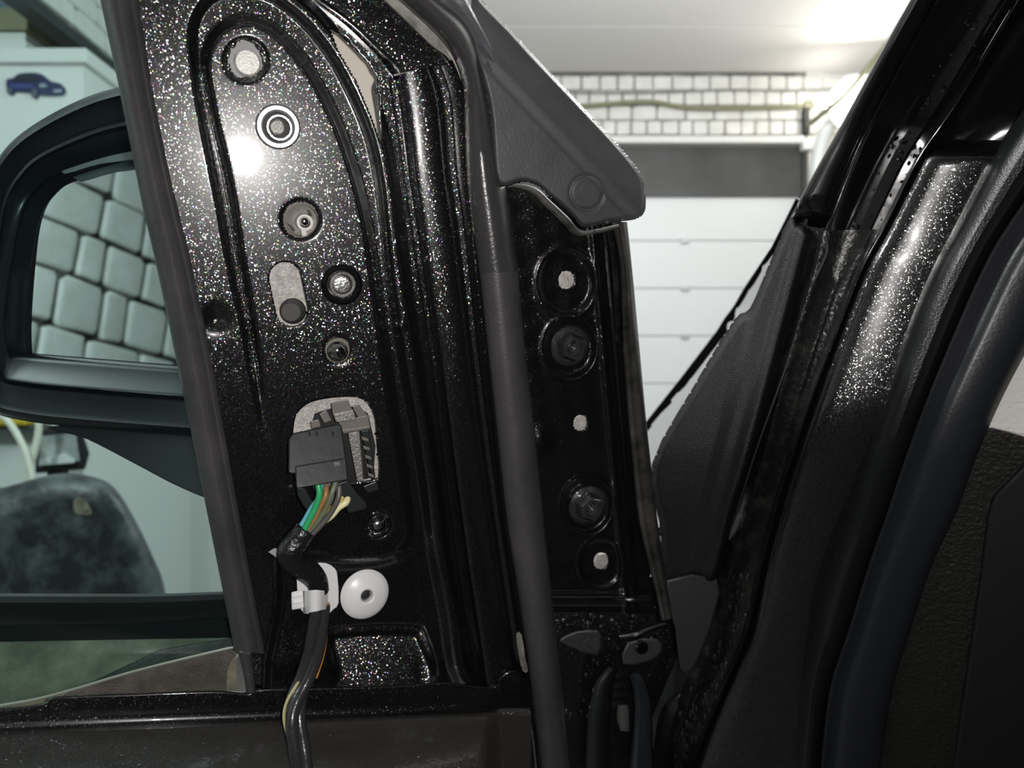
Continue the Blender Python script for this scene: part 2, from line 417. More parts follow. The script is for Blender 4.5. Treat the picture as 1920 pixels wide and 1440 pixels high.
# ceiling of boards
ceiling = thing('ceiling', 'white boarded garage ceiling with narrow joints', None, (0, 0, RZ), kind='structure')
box('ceiling_slab', (RX0-.1, RY0-.1, RZ+.012), (RX1+.1, RY1+.1, RZ+.1), M_plug, ceiling)
yb = RY1
while yb > RY0:
    w_ = 0.47
    box('board', (RX0, max(yb-w_+0.006, RY0), RZ), (RX1, yb, RZ+.02), M_ceil, ceiling, 0.002)
    yb -= w_
# sectional garage door
gd = thing('door_1', 'white sectional garage door with horizontal panels', None, (0, RY1+.05, 0), kind='structure')
ph = 0.2155; z = GZ
k = 0
while z > 0.02:
    z0 = max(z-ph, 0)
    pn = box('panel', (GX0, RY1+.02, z0+.0015), (GX1, RY1+.06, z-.0015), M_gdoor, gd, 0.003)
    hx = P(1286, 0, RY1).x
    hg = box('hinge_plate', (hx-.018, RY1+.008, z-.012), (hx+.018, RY1+.022, z+.010), M_wall if k == 0 else mat('pale_grey_zinc', (0.55, 0.56, 0.57), 0.4, metal=0.3), pn, 0.002)
    z -= ph; k += 1
rail = thing('door_rail', 'dark vertical guide rail beside the white garage door', 'rail', (GX1+.03, RY1-.02, 0))
box('channel', (GX1+.005, RY1-.03, 0), (GX1+.025, RY1, 2.30), M_plug, rail)
box('bracket', (GX1-.0, RY1-.06, 2.31), (GX1+.022, RY1-.01, 2.425), M_black_matte, rail)
box('corner_block', (GX1-.012, RY1-.075, 2.235), (GX1+.035, RY1-.03, 2.285), M_wall, rail, 0.003)
duct = tag(tube('white_pipe', [P(1535, 720, 3.5), P(1532, 420, 3.5), P(1532, 330, 3.5), P(1538, 280, 3.48), P(1552, 240, 3.44), P(1575, 215, 3.4)], 0.028, M_gdoor, n=14), 'white curved pipe rising beside the garage door rail', 'pipe')
jb = thing('junction_box', 'small round olive junction box at the end of the brick frieze', 'junction box', P(1513, 201, 3.57))
lathe('case', P(1513, 201, 3.6), V((0, -1, 0)), [(0.026, 0), (0.026, 0.022), (0.022, 0.028), (0.0, 0.03)], mat('olive_plastic', (0.30, 0.30, 0.2), 0.5), jb, 20)
lathe('cover_screw', P(1513, 201, 3.57), V((0, -1, 0)), [(0.006, 0), (0.006, 0.003), (0, 0.0035)], M_steel_dull, jb, 10)
M_cable = mat('olive_grey_cable', (0.24, 0.24, 0.15), 0.6)
cb = tag(tube('wall_cable', [P(930, 208, 3.56), P(1040, 203, 3.56), P(1180, 192, 3.56), P(1230, 192, 3.56), P(1290, 202, 3.56), P(1380, 203, 3.56), P(1505, 200, 3.56)], 0.010, M_cable, n=8), 'olive cable run along the brick frieze above the garage door', 'cable')
tag(tube('thin_wire', [P(930, 172, 3.565), P(1200, 174, 3.565), P(1370, 168, 3.565), P(1480, 171, 3.565), P(1600, 165, 3.565)], 0.004, mat('grey_wire', (0.3, 0.3, 0.29), 0.6), n=6), 'thin grey wire along the upper brick courses', 'wire')
tag(tube('lamp_cable', [P(1515, 235, 3.5), P(1540, 215, 3.3), P(1580, 182, 3.1), P(1625, 130, 2.95), P(1680, 60, 2.8), P(1740, -40, 2.7)], 0.011, M_cable, n=8), 'olive cable rising diagonally past the glowing lamp', 'cable')
fl = thing('wall_lamp', 'glowing white floodlight behind the car pillar by the garage door', 'lamp', P(1600, 200, 3.3))
lathe('housing', P(1600, 200, 3.36), V((-.15, -1, -.1)), [(0.06, 0), (0.115, 0.03), (0.12, 0.06), (0.112, 0.06), (0.10, 0.05)], M_wall, fl, 28)
M_glow = mat('lamp_glow', (1, 1, 1), 0.5, emit=((1, 0.96, 0.86), 28))
lathe('glowing_lens', P(1600, 200, 3.36)+V((-.15, -1, -.1)).normalized()*0.052, V((-.15, -1, -.1)), [(0.102, 0), (0.09, 0.012), (0.0, 0.018)], M_glow, fl, 28)
lathe('glowing_bulb', P(1544, 190, 3.45), V((0, -1, 0)), [(0.0, -0.03), (0.022, -0.02), (0.03, 0), (0.022, 0.02), (0.0, 0.03)], M_glow, fl, 18)
lo = light('wall_lamp_light', 'POINT', P(1590, 225, 3.05), 2.5, (1, 0.95, 0.85), 0.08); lo.parent = fl; lo.matrix_parent_inverse = Matrix.Translation(-fl.location)
for i, l in enumerate(ADDED_LAMPS):
    t = thing('added_ceiling_lamp', ('unseen round white ceiling lamp added to light the garage door end', 'unseen round white ceiling lamp added to light the brick wall')[i], 'lamp', (l[0], l[1], RZ), 'added ceiling lamps')
    lathe('lamp_mount', V((l[0], l[1], RZ)), V((0, 0, -1)), [(0.06, 0), (0.06, 0.05), (0.02, 0.07), (0.02, 0.10)], M_wall, t, 20)
    lathe('lamp_shade', V((l[0], l[1], RZ-.10)), V((0, 0, -1)), [(0.02, 0), (0.07, 0.01), (0.075, 0.02)], M_wall, t, 24)
# partition on the left with its cornice, boxes above it
part = thing('wall_partition', 'white partition wall with the car sticker', None, (-1.8, 2.4, 0), kind='structure')
PX = P(157, 0, 2.4).x
box('partition_body', (RX0, 2.4, 0), (PX, RY1, 2.16), M_wall, part)
box('cornice', (RX0, 2.375, 2.155), (PX+.02, RY1, 2.20), M_wall, part, 0.006)
beam = thing('trim_1', 'white brick faced ceiling beam with a dark lower edge', None, (-1.5, 2.4, 2.28), kind='structure')
box('dark_edge', (-1.425, 1.2, 2.270), (-1.365, RY1, 2.305), mat('dark_green_grey_trim', (0.035, 0.045, 0.045), 0.5), beam)
box('beam_face', (-1.425, 1.2, 2.305), (-1.37, RY1, RZ), M_jointw, beam)
for r in range(4):
    y = 1.9+(r % 2)*0.1
    while y < RY1:
        wd = random.uniform(0.17, 0.24)
        brick(beam, (-1.368, min(y+wd/2, RY1-.05), 2.34+r*0.068), (0.03, wd-.008, 0.062)); y += wd
bxo = thing('olive_box', 'flat olive box lying on top of the white partition', 'box', (-1.85, 2.7, 2.2))
box('box_body', (-2.35, 2.5, 2.204), (-1.52, 3.1, 2.30), M_wall, bxo, 0.004)
box('box_lid', (-2.36, 2.49, 2.303), (-1.51, 3.12, 2.372), mat('olive_board', (0.26, 0.25, 0.16), 0.7), bxo, 0.004)
bxg = thing('blue_grey_box', 'blue grey box stacked on the olive box under the ceiling', 'box', (-1.9, 2.7, 2.372))
box('box_body', (-2.34, 2.51, 2.373), (-1.56, 3.05, 2.50), mat('blue_grey_board', (0.16, 0.2, 0.25), 0.7), bxg, 0.006)
box('box_lid', (-2.35, 2.5, 2.50), (-1.55, 3.06, 2.53), MATS['blue_grey_board'], bxg, 0.004)
# car sticker on the partition
st = thing('car_sticker', 'blue car sticker with a white outline on the partition wall', 'sticker', P(65, 160, 2.4))
def flat(name, pts, m, Y, th=0.002, n=5, sm=True): return plate(name, pts, at(Y), th, m, st, 0, 0, n, sm)
sil = [(13, 172), (12, 150), (24, 146), (36, 138), (60, 136), (78, 139), (96, 152), (112, 156), (122, 166), (122, 176), (112, 180), (84, 180), (74, 179), (70, 185), (62, 184), (58, 176), (30, 173), (26, 178), (18, 178)]
flat('outline', [(67+(x-67)*1.05, 160+(y-160)*1.12) for x, y in sil], M_wall, 2.397)
flat('car_shape', sil, mat('sticker_navy', (0.012, 0.02, 0.09), 0.4), 2.394)
flat('body_side', [(16, 157), (60, 158), (62, 166), (20, 166)], mat('sticker_blue', (0.03, 0.05, 0.22), 0.4), 2.391, n=1, sm=False)
flat('side_window', [(24, 148), (38, 140), (62, 140), (78, 150), (60, 152), (30, 152)], mat('sticker_window', (0.008, 0.014, 0.03), 0.3), 2.391)
flat('headlamp', [(74, 158), (84, 157), (88, 162), (76, 164)], mat('sticker_pale', (0.3, 0.34, 0.42), 0.4), 2.391)
flat('number_plate', [(100, 168), (116, 167), (116, 173), (101, 174)], MATS['sticker_pale'], 2.391, n=1, sm=False)
flat('front_wheel', circle(64, 175, 6, 9), mat('sticker_grey', (0.09, 0.1, 0.14), 0.4), 2.391)
flat('rear_wheel', circle(19, 169, 4.5, 8), MATS['sticker_grey'], 2.391)
# lower left: panel wall seam, chair, lamp, cables
box('wall_panel', (PX+.0, 3.2, 0), (GX0-.06, 3.58, 1.62), M_wall, wall_front)
box('panel_seam', (P(318, 0, 3.2).x-.004, 3.197, 0), (P(318, 0, 3.2).x+.002, 3.2, 1.6), M_plug, wall_front)
ch = thing('padded_chair', 'dusty black padded chair with a worn back below the mirror', 'chair', P(120, 1300, 1.5)*1.0)
M_seat = mat('dusty_black_leather', (0.03, 0.035, 0.04), 0.45, bump=(22, 0.5, 0.01), var=(14, (0.018, 0.021, 0.024), (0.16, 0.17, 0.18), 0.45, 0.8))
cy = 1.5
ol = [(-150, 1330), (-140, 1040), (-60, 940), (40, 905), (110, 888), (170, 893), (212, 912), (248, 965), (285, 1040), (312, 1120), (330, 1330)]
bk = plate('backrest', ol, at(cy), 0.14, M_seat, ch, 0.05, lambda x, y: 0.0, 5)
plate('worn_patch', [(138, 940), (150, 932), (165, 945), (172, 962), (160, 966), (142, 962)], at(cy), 0.004, mat('worn_tan_leather', (0.30, 0.24, 0.17), 0.7, var=(40, (0.1, 0.09, 0.07), (0.4, 0.33, 0.25))), bk, 0.001, 0.001)
plate('seat', [(-150, 1420), (-140, 1330), (330, 1330), (350, 1420)], at(cy-.25), 0.5, M_seat, ch, 0.03)
for dx in (-.36, .02):
    for dy in (-.2, .2):
        q = P(120, 1300, 1.5); box('leg', (q.x+dx-.02+.1, cy+dy-.1, 0), (q.x+dx+.02+.1, cy+dy-.06, 0.52), M_plug, ch)
wl = thing('work_light', 'black framed work light behind the chair below the mirror', 'work light', P(115, 845, 2.2))
fr = plate('frame', [(68, 808), (150, 796), (168, 850), (160, 880), (66, 888)], at(2.2), 0.06, M_black_matte, wl, 0.006, 0, 1, False)
plate('lens_glass', [(78, 818), (142, 812), (150, 865), (72, 874)], at(2.2), 0.01, mat('grey_lens', (0.5, 0.53, 0.52), 0.3, var=(12, (0.25, 0.27, 0.27), (0.6, 0.62, 0.6))), wl, 0.002, 0.006, 1, False)
plate('reflector_edge', [(74, 862), (120, 850), (142, 862), (138, 868), (74, 873)], at(2.2), 0.006, mat('pale_reflector', (0.75, 0.78, 0.78), 0.25), wl, 0.001, 0.016, 1, False)
box('stand', (P(100, 0, 2.25).x, 2.22, 0), (P(125, 0, 2.25).x, 2.26, 1.0), M_plug, wl)
M_wcable = mat('white_cable', (0.78, 0.76, 0.66), 0.5)
tag(tube('white_cable', [P(-20, 760, 2.1), P(15, 790, 2.1), P(40, 830, 2.1), P(54, 870, 2.1), P(60, 905, 2.1), P(62, 960, 2.1)], 0.009, M_wcable), 'white cable hanging left of the work light, the longer one', 'cable')
tag(tube('white_cable', [P(72, 770, 2.12), P(72, 810, 2.12), P(64, 850, 2.12), P(52, 890, 2.12), P(44, 960, 2.12)], 0.009, M_wcable), 'white cable crossing in front of the work light frame', 'cable')
yc = thing('yellow_case', 'yellow case edge at the left border under the mirror', 'case', P(0, 792, 2.3))
box('case_body', (P(-120, 0, 2.3).x, 2.3, P(0, 799, 2.3).z), (P(48, 0, 2.3).x, 2.5, P(0, 770, 2.3).z), mat('yellow_plastic', (0.62, 0.45, 0.03), 0.5), yc, 0.01)
box('case_shelf', (P(-140, 0, 2.3).x, 2.32, P(0, 806, 2.3).z), (P(60, 0, 2.3).x, 2.55, P(0, 799, 2.3).z), M_plug, yc)
# left wall bricks seen in the mirror
z = 0.75; r = 0
while z < 2.55:
    hh = random.uniform(0.165, 0.195); y = -2.5+(r % 2)*0.09
    while y < 0.75:
        wd = random.choice((0.12, 0.19, 0.23, 0.25, 0.29))*random.uniform(0.92, 1.08)
        brick(wall_left, (RX0+.002, y+wd/2, z+hh/2), (0.05, wd-.022, hh-.018), (random.uniform(-.02, .02), 0, 0))
        y += wd
    z += hh; r += 1
# ------------------------------------------------------------------ the car door
cd = thing('car_door', 'open black car door with bare mirror mount, window frame and seals', 'car door', door(700, 1440, 0))
PL = smooth_line([(395, 120), (405, 190), (418, 250), (432, 310), (446, 380), (458, 460), (470, 530), (482, 600), (494, 680), (506, 760), (520, 850), (530, 930), (540, 1000), (556, 1034), (610, 1041), (680, 1041), (733, 1030), (757, 995), (752, 940), (742, 860), (728, 780), (716, 700), (703, 600), (690, 510), (680, 440), (668, 380), (652, 320), (630, 255), (598, 185), (558, 120), (515, 72), (478, 50), (440, 52), (410, 74)], 4, True)
OU = smooth_line([(356, 60), (364, 150), (378, 230), (394, 310), (408, 380), (422, 460), (436, 530), (452, 600), (466, 680), (480, 760), (500, 880), (515, 1000), (520, 1120), (520, 1340), (870, 1340), (850, 1250), (836, 1150), (822, 1080), (812, 1020), (800, 920), (785, 820), (767, 720), (750, 610), (737, 520), (727, 430), (716, 340), (696, 250), (655, 155), (610, 80), (560, 25), (500, -14), (430, -22), (380, 4)], 4, True)
BOWL = smooth_line([(606, 1196), (640, 1176), (770, 1172), (800, 1195), (815, 1290), (640, 1300), (618, 1250)], 4, True)
XC = interp([0, 400, 1040, 1300], [470, 560, 650, 690])
def h_panel(X, Yy):
    dp = sdf(PL, X, Yy); do = sdf(OU, X, Yy)
    left = X < XC(Yy)
    dl = 0.0075*(1-S(620, 860, Yy))+0.011*S(1020, 1085, Yy)
    dr = 0.0085+0.002*S(950, 1100, Yy)
    side = S(-70, 70, X-XC(Yy)); dep = dl+(dr-dl)*side
    dep = np.where(Yy > 1035, 0.010+(dep-0.010)*0.3, dep)
    wd = np.where(Yy > 1030, 36.0, 22.0)
    sp = 1-S(0, 1, dp/wd+1); sp = 1-S(-1, 0, dp/wd)
    so = 1-S(-1, 0, (do-16)/22)
    h = -dep*sp*(1-so)
    # ridge on the right, then the step down to the frame
    out = -do
    h = h-side*0.010*S(14, 34, out)
    h += -(0.027-0.025*np.clip((Yy-1172)/118, 0, 1))*S(-4, 20, sdf(BOWL, X, Yy))
    h += -0.0035*np.exp(-((X-405)**2+(Yy-598)**2)/(2*14**2))
    h += 0.0025*np.exp(-((X-748)**2+(Yy-612)**2)/(2*5**2))
    # raised rims around the punched holes
    for cx, cy_, r_, a_ in ((461, 112, 42, -.0012), (564, 412, 38, -.001), (633, 658, 27, -.0008), (708, 983, 27, -.001)):
        h += a_*np.exp(-((np.hypot(X-cx, Yy-cy_)-r_+5)/5)**2)
    # lower wavy flank
    h += 0.0012*np.sin((X-Yy*0.14)/9.0)*S(770, 800, X)*S(420, 600, Yy)*0.35
    return h
GAP = [(618, 50), (650, 72), (692, 122), (706, 146), (712, 196), (719, 262), (712, 262), (700, 226), (668, 150), (634, 92)]
CONN = smooth_line([(551, 800), (560, 772), (590, 752), (650, 744), (682, 750), (702, 780), (708, 840), (711, 880), (700, 900), (620, 905), (560, 900), (550, 850)], 5, True)
HOLES = [[(426, 112), (432, 92), (442, 84), (446, 76), (456, 74), (466, 77), (476, 80), (488, 94), (494, 108), (494, 124), (486, 136), (470, 146), (450, 146), (434, 134)],
         circle(521, 237, 30, 33), circle(564, 412, 33, 34), capsule(535, 521, 548, 582, 30), circle(640, 531, 27, 27), circle(633, 656, 23, 24), list(map(tuple, CONN)), circle(707, 982, 17, 18), GAP]
REG = [(222, -40), (620, -40), (648, 30), (700, 90), (745, 150), (770, 300), (800, 480), (830, 700), (862, 950), (900, 1150), (925, 1310), (474, 1310), (470, 1222), (441, 1085), (416, 950), (387, 800), (371, 710), (351, 610), (325, 490), (298, 400), (272, 270), (250, 130), (227, 0)]
sheet('inner_panel', REG, h_panel, HOLES, door, M_paint, cd, 3.0)
# frame beside the panel: diagonal and upright, mitred
frame_prof = [(-0.42, -0.016), (-0.30, -0.015), (-0.06, -0.008), (-0.015, -0.001), (0.02, 0.0018), (0.08, 0.003), (0.5, 0.003), (0.95, 0.002), (1.0, 0.000)]
strip('frame_rail', [(520, -75, 640, -75), (562, -37, 680, -37), (602, 0, 722, 0), (664, 49, 785, 60), (715, 98, 812, 86), (738, 118, 836, 104), (751, 137, 846, 118)], frame_prof, door, M_paint, cd, 4, depth=0.004)
strip('frame_upright', [(752, 139, 848, 112), (756, 165, 868, 160), (762, 200, 876, 200), (770, 262, 880, 262), (778, 330, 884, 330), (790, 410, 896, 410), (801, 490, 905, 490), (822, 640, 920, 640), (842, 800, 940, 800), (862, 950, 960, 950), (880, 1080, 980, 1080), (902, 1220, 1000, 1220), (912, 1300, 1010, 1300)],
      [(-0.5, -0.020), (-0.36, -0.014), (-0.30, -0.015), (-0.2, -0.008), (-0.15, -0.0125), (-0.05, -0.007), (-0.012, -0.001), (0.03, 0.0018), (0.10, 0.003), (0.45, 0.0025), (0.56, 0.0015), (0.64, -0.003), (0.72, -0.002), (0.76, 0.0005), (1.0, -0.001)], door, M_paint, cd, 5, depth=0.004)
plate('frame_lining', [(560, 0), (640, 20), (760, 120), (770, 300), (700, 300), (620, 130)], door, 0.003, M_beige, cd, 0, -0.05, 1, False)
strip('seal_backing', [(690, -50, 760, -50), (720, 0, 780, 0), (790, 64, 830, 50), (826, 104, 856, 96), (845, 130, 868, 128), (856, 165, 872, 165)], [(0, -.002), (.5, -.005), (1, -.004)], door, mat('dusty_grey_sealant', (0.20, 0.19, 0.17), 0.5, var=(50, (0.03, 0.03, 0.03), (0.45, 0.44, 0.40))), cd, 4, depth=0.003)
# window run channel on the left
strip('window_run_seal', [(176, -60, 248, -60), (188, 0, 260, 0), (222, 160, 285, 160), (250, 300, 313, 300), (270, 400, 336, 400), (289, 480, 356, 480), (323, 640, 390, 640), (356, 800, 419, 800), (388, 960, 448, 960), (420, 1120, 477, 1120), (440, 1220, 498, 1226)],
      [(0, -0.016), (0.0, -0.002), (0.06, 0.003), (0.18, 0.0075), (0.35, 0.0105), (0.5, 0.011), (0.64, 0.0095), (0.76, 0.006), (0.82, 0.0045), (0.86, 0.0048), (0.95, 0.003), (1.0, 0.0008)], door, M_rubber, cd, 6, depth=0.004)
strip('channel_end', [(446, 1222, 472, 1228), (456, 1262, 476, 1262), (462, 1300, 480, 1300)], half(6, .004), door, M_rubber, cd, 4, depth=0.014)
# weather seal down the door edge: moulded corner piece and long piece
SEAL = [(694, -60, 764, -60), (749, 0, 822, -6), (816, 62, 876, 46), (850, 107, 901, 104), (868, 160, 915, 168), (871, 222, 926, 226), (875, 320, 941, 320), (882, 400, 957, 400), (892, 480, 969, 480), (896, 512, 973, 510)]
rb = [(0.0, -0.008), (0.0, 0.002), (0.06, 0.006), (0.15, 0.0095), (0.3, 0.0135), (0.45, 0.0155), (0.58, 0.0155), (0.72, 0.0135), (0.85, 0.009), (0.94, 0.004), (1.0, -0.002)]
strip('corner_seal', SEAL, rb, door, mat('shiny_black_rubber', (0.04, 0.039, 0.04), 0.27, spec=0.9, bump=(700, 0.2)), cd, 7, depth=0.004)
strip('edge_seal', [(897, 506, 971, 505), (912, 640, 983, 640), (930, 800, 1002, 800), (947, 960, 1018, 960), (966, 1080, 1031, 1080), (981, 1180, 1042, 1180), (992, 1260, 1051, 1260), (1004, 1360, 1060, 1360), (1022, 1500, 1074, 1500)], [(t, h-0.0006) for t, h in rb], door, M_rubber, cd, 7, depth=0.004)
strip('seal_flap', [(770, -60, 850, -60), (818, 0, 876, 0), (868, 50, 904, 54), (896, 108, 926, 100), (912, 170, 936, 170), (924, 230, 940, 226), (936, 310, 945, 306)], [(0, 0.0), (.3, .002), (.6, .001), (.9, .003), (1, .0005)], door, M_cap, cd, 6, depth=0.004)
strip('seal_lip', [(884, 440, 896, 440), (892, 520, 902, 520), (906, 640, 915, 640), (922, 800, 932, 800), (938, 950, 949, 950), (956, 1080, 966, 1080), (969, 1170, 980, 1170), (982, 1270, 992, 1270), (1000, 1400, 1008, 1400), (1008, 1480, 1016, 1480)], half(5, .005), door, M_gloss, cd, 5, depth=0.003)
plate('torn_sticker', [(968, 1188), (978, 1190), (985, 1235), (990, 1258), (980, 1258), (972, 1225)], door, 0.0006, mat('torn_paper', (0.2, 0.19, 0.17), 0.7, var=(80, (0.03, 0.03, 0.03), (0.3, 0.29, 0.25))), cd, 0, 0.006, 2)
# triangular cover at the front corner
CAPO = [(880, -40), (905, 0), (958, 55), (1010, 112), (1100, 207), (1160, 272), (1196, 316), (1208, 342), (1211, 375), (1208, 398), (1192, 411), (1150, 417), (1108, 426), (1088, 424), (1068, 402), (1030, 368), (1006, 348), (980, 341), (930, 340), (915, 200), (880, 60)]
ho = lambda x, y: -0.012
cap_o = smooth_line(CAPO, 5, True)
capd = lambda x, y, h=0.0: P(x, y, doorY(x, y)+0.012-h)
def cap_h(X, Yy):
    d = sdf(cap_o, X, Yy)
    upper = (X-905)*0.72-(Yy-0)*0.69  # >0 beyond the sloping edge
    dist = -((X-905)*0.73-(Yy)*0.69)+0
    e = np.clip(np.minimum(dist, 1e9), 0, None)
    h = 0.024*S(0, 75, e)*0.6+0.024*0.4*S(58, 88, e)
    h = h-0.006*(1-S(0, 9, d))
    # round plug with a groove
    r = np.hypot((X-1100), (Yy-361)*0.96)
    h += -0.0016*np.exp(-((r-31)/2.6)**2)+0.0004*(r < 29)
    return h
sheet('corner_cover', cap_o, cap_h, [], capd, M_cap, cd, 2.6, 0.006)
strip('cover_gasket', [(948, 343, 946, 352), (980, 345, 976, 356), (1008, 354, 1000, 366), (1034, 378, 1024, 390), (1066, 408, 1056, 420), (1086, 430, 1078, 442), (1110, 431, 1112, 440), (1160, 420, 1162, 428)], half(5, .004), lambda x, y, h=0: door(x, y, h-.016), mat('dusty_rubber', (0.05, 0.05, 0.048), 0.6, var=(90, (0.015, .015, .015), (0.13, 0.125, 0.11))), cd, 4, depth=0.006)
# front end plate of the door with bolts
ed = lambda x, y, h=0.0: door(x, y, h-0.030)
def h_end(X, Yy):
    h = np.zeros_like(X)
    for cx, cy_, rx, ry, a_ in ((1062, 530, 52, 62, 0.004), (1068, 652, 48, 56, 0.0045), (1100, 948, 46, 52, 0.0045), (1127, 1056, 40, 44, 0.002)):
        r = np.hypot((X-cx)/rx, (Yy-cy_)/ry)
        h += -a_*(1-S(0.8, 1.08, r))+0.0012*np.exp(-((r-1.08)/0.08)**2)
    xl = 1112+(Yy-440)*0.088; h += 0.003*np.exp(-((X-xl)/6)**2)
    xm = 1132+(Yy-440)*0.088; h += -0.004*S(-4, 6, X-xm)
    h += 0.0045*np.exp(-((Yy-1116)/8)**2)-0.03*S(1120, 1136, Yy)
    h += 0.003*np.exp(-(((X-1015)/16)**2+((Yy-830)/26)**2))
    h += 0.00025*np.sin(X*0.11+Yy*0.05)*np.sin(Yy*0.07-X*0.03)
    return h
EH = [circle(1062, 525, 15, 17), circle(1088, 793, 13, 15), circle(1127, 1052, 14, 16)]
sheet('end_plate', [(930, 320), (1100, 400), (1165, 415), (1180, 600), (1206, 900), (1222, 1108), (1232, 1150), (1010, 1150), (985, 900), (955, 600), (940, 400)], h_end, EH, ed, M_paint2, cd, 3.0)
for i, (cx, cy_, r_) in enumerate(((1062, 525, 20), (1088, 793, 18), (1127, 1052, 19))):
    Y = doorY(cx, cy_)
    lathe('backing_metal', ed(cx, cy_, -0.010), DN, [(r_*Y/F*1.2, 0), (r_*Y/F*1.2, 0.003), (r_*Y/F*1.1, 0.0045), (0, 0.005)], M_cast, cd, 20)
def hexbolt(cx, cy_, s):
    Y = doorY(cx, cy_)+.03; k = Y/F*s
    b = lathe('end_bolt', ed(cx, cy_, -0.006), DN, [(38*k, 0), (38*k, .0015), (33*k, .003), (30*k, .004)], M_bolt, cd, 30)
    lathe('hex_head', ed(cx, cy_, -0.002), DN, [(28*k, 0), (28*k, .006), (21*k, .0098), (17*k, .0100), (15*k, .0065), (0, .0060)], M_bolt, b, 6, 0.3)
    lathe('bolt_end', ed(cx, cy_, .003), DN, [(12*k, 0), (12*k, .0035), (8*k, .006), (3*k, .0045), (0, .0075)], M_bolt, b, 14)
hexbolt(1067, 648, 1.0); hexbolt(1101, 946, 1.0)
strip('end_edge_strip', [(1146, 416, 1176, 416), (1162, 500, 1185, 500), (1166, 640, 1198, 640), (1178, 800, 1213, 800), (1194, 960, 1231, 960), (1208, 1030, 1241, 1030), (1226, 1100, 1252, 1100), (1240, 1164, 1262, 1160)], [(0, -.002), (.1, .003), (.3, .0055), (.42, .004), (.5, .0055), (.75, .006), (.92, .003), (1, -.003)], lambda x, y, h=0: door(x, y, h-.024), mat('highlight_grey_edge_rubber', (0.035, 0.034, 0.033), 0.27, spec=0.7, bump=(250, .3), var=(40, (0.012, 0.012, 0.012), (0.07, 0.068, 0.064))), cd, 6, depth=0.004)  # pale mottling in the colour stands in for highlights along the strip
strip('end_edge_dust', [(1136, 424, 1150, 424), (1148, 520, 1160, 520), (1153, 640, 1164, 640)], half(5, .003), lambda x, y, h=0: door(x, y, h-.024), M_dirty, cd, 4, depth=0.003)
# lower door: the lip and the shelf below it
LIP = [(-80, 1330), (0, 1327), (60, 1322), (88, 1315), (110, 1305), (260, 1299), (400, 1294), (466, 1298), (490, 1290), (600, 1288), (720, 1285), (830, 1278), (875, 1283), (924, 1286), (938, 1268), (956, 1256), (974, 1258), (986, 1275), (996, 1300)]
rows = []
lp = smooth_line(LIP, 5)
lower_prof = [(0, -0.002), (2, 0.0005), (6, 0.0012), (30, 0.0015), (42, 0.003), (52, 0.0055), (62, 0.0095), (72, 0.0145), (84, 0.021), (110, 0.035), (160, 0.058), (230, 0.08), (240, 0.06)]
vs = []; k = len(lower_prof)
for x, y in lp:
    fade = float(1-S(905, 945, x))
    for dy, h in lower_prof:
        if dy > 6 and x > 900: yy = 1284+dy
        else: yy = y+dy
        ys = float(np.interp(x, [-80, 960], [1322, 1282])); w_s = float(S(4, 34, dy)); yy = max(y+dy*0.3, y*(1-w_s)+ys*w_s+dy)
        hh = h if dy <= 40 else 0.0015+(h-0.0015)*fade
        hh += 0.004*math.exp(-((x-600)/160)**2)*(1 if dy > 80 else 0)*math.sin(dy*0.04)
        vs.append(door(x, yy, hh+.004))
M_lower = paint('dusty_black_paint', 0.04, 1500, 0.45, base=(0.034, 0.032, 0.030), rough=0.3, bump=(120, 0.5), coat_r=0.07, tint=0.2, haze=0.5, hrough=0.3)
M_lip = paint('black_lip_paint', 0.02, 1500, 0.3, bump=(90, 0.2), coat_r=0.05, tint=0.2)
cut = 5
for nm_, j0, j1, m_ in (('lower_lip', 0, cut, M_lip), ('lower_shelf', cut, k-1, M_lower)):
    kk = j1-j0+1
    vv = [vs[i*k+j] for i in range(len(lp)) for j in range(j0, j1+1)]
    ff = [(i*kk+j, i*kk+j+1, (i+1)*kk+j+1, (i+1)*kk+j) for i in range(len(lp)-1) for j in range(kk-1)]
    mesh(nm_, vv, ff, m_, cd, solid=0.0015)
# cavity seen below the raised window
plate('door_cavity', [(-90, 1190), (180, 1196), (360, 1196), (440, 1180), (450, 1400), (-90, 1400)], lambda x, y, h=0: door(x, y, h-.055), 0.002, M_olive, cd, 0, 0, 1, False)
plate('outer_skin_top', [(-90, 1140), (470, 1136), (475, 1195), (-90, 1205)], lambda x, y, h=0: door(x, y, h-.050), 0.004, M_black_matte, cd, 0, 0, 1, False)
strip('outer_waist_seal', [(-90, 1112, -90, 1172), (150, 1113, 150, 1170), (300, 1113, 300, 1167), (390, 1110, 390, 1160), (470, 1108, 470, 1156)], [(0, -.004), (.1, .003), (.3, .006), (.6, .006), (.9, .003), (1, 0)], lambda x, y, h=0: door(x, y, h-.035), mat('dusty_waist_rubber', (0.008, 0.009, 0.009), 0.4, bump=(300, .2)), cd, 4, depth=0.006)
def h_inner(X, Yy):
    return 0.012*S(380, 440, X+(Yy-1240)*0.3)
sheet('cavity_bracket', [(110, 1310), (300, 1220), (440, 1195), (455, 1215), (432, 1240), (424, 1262), (425, 1310)], h_inner, [], lambda x, y, h=0: door(x, y, h-.034), M_brown, cd, 5)
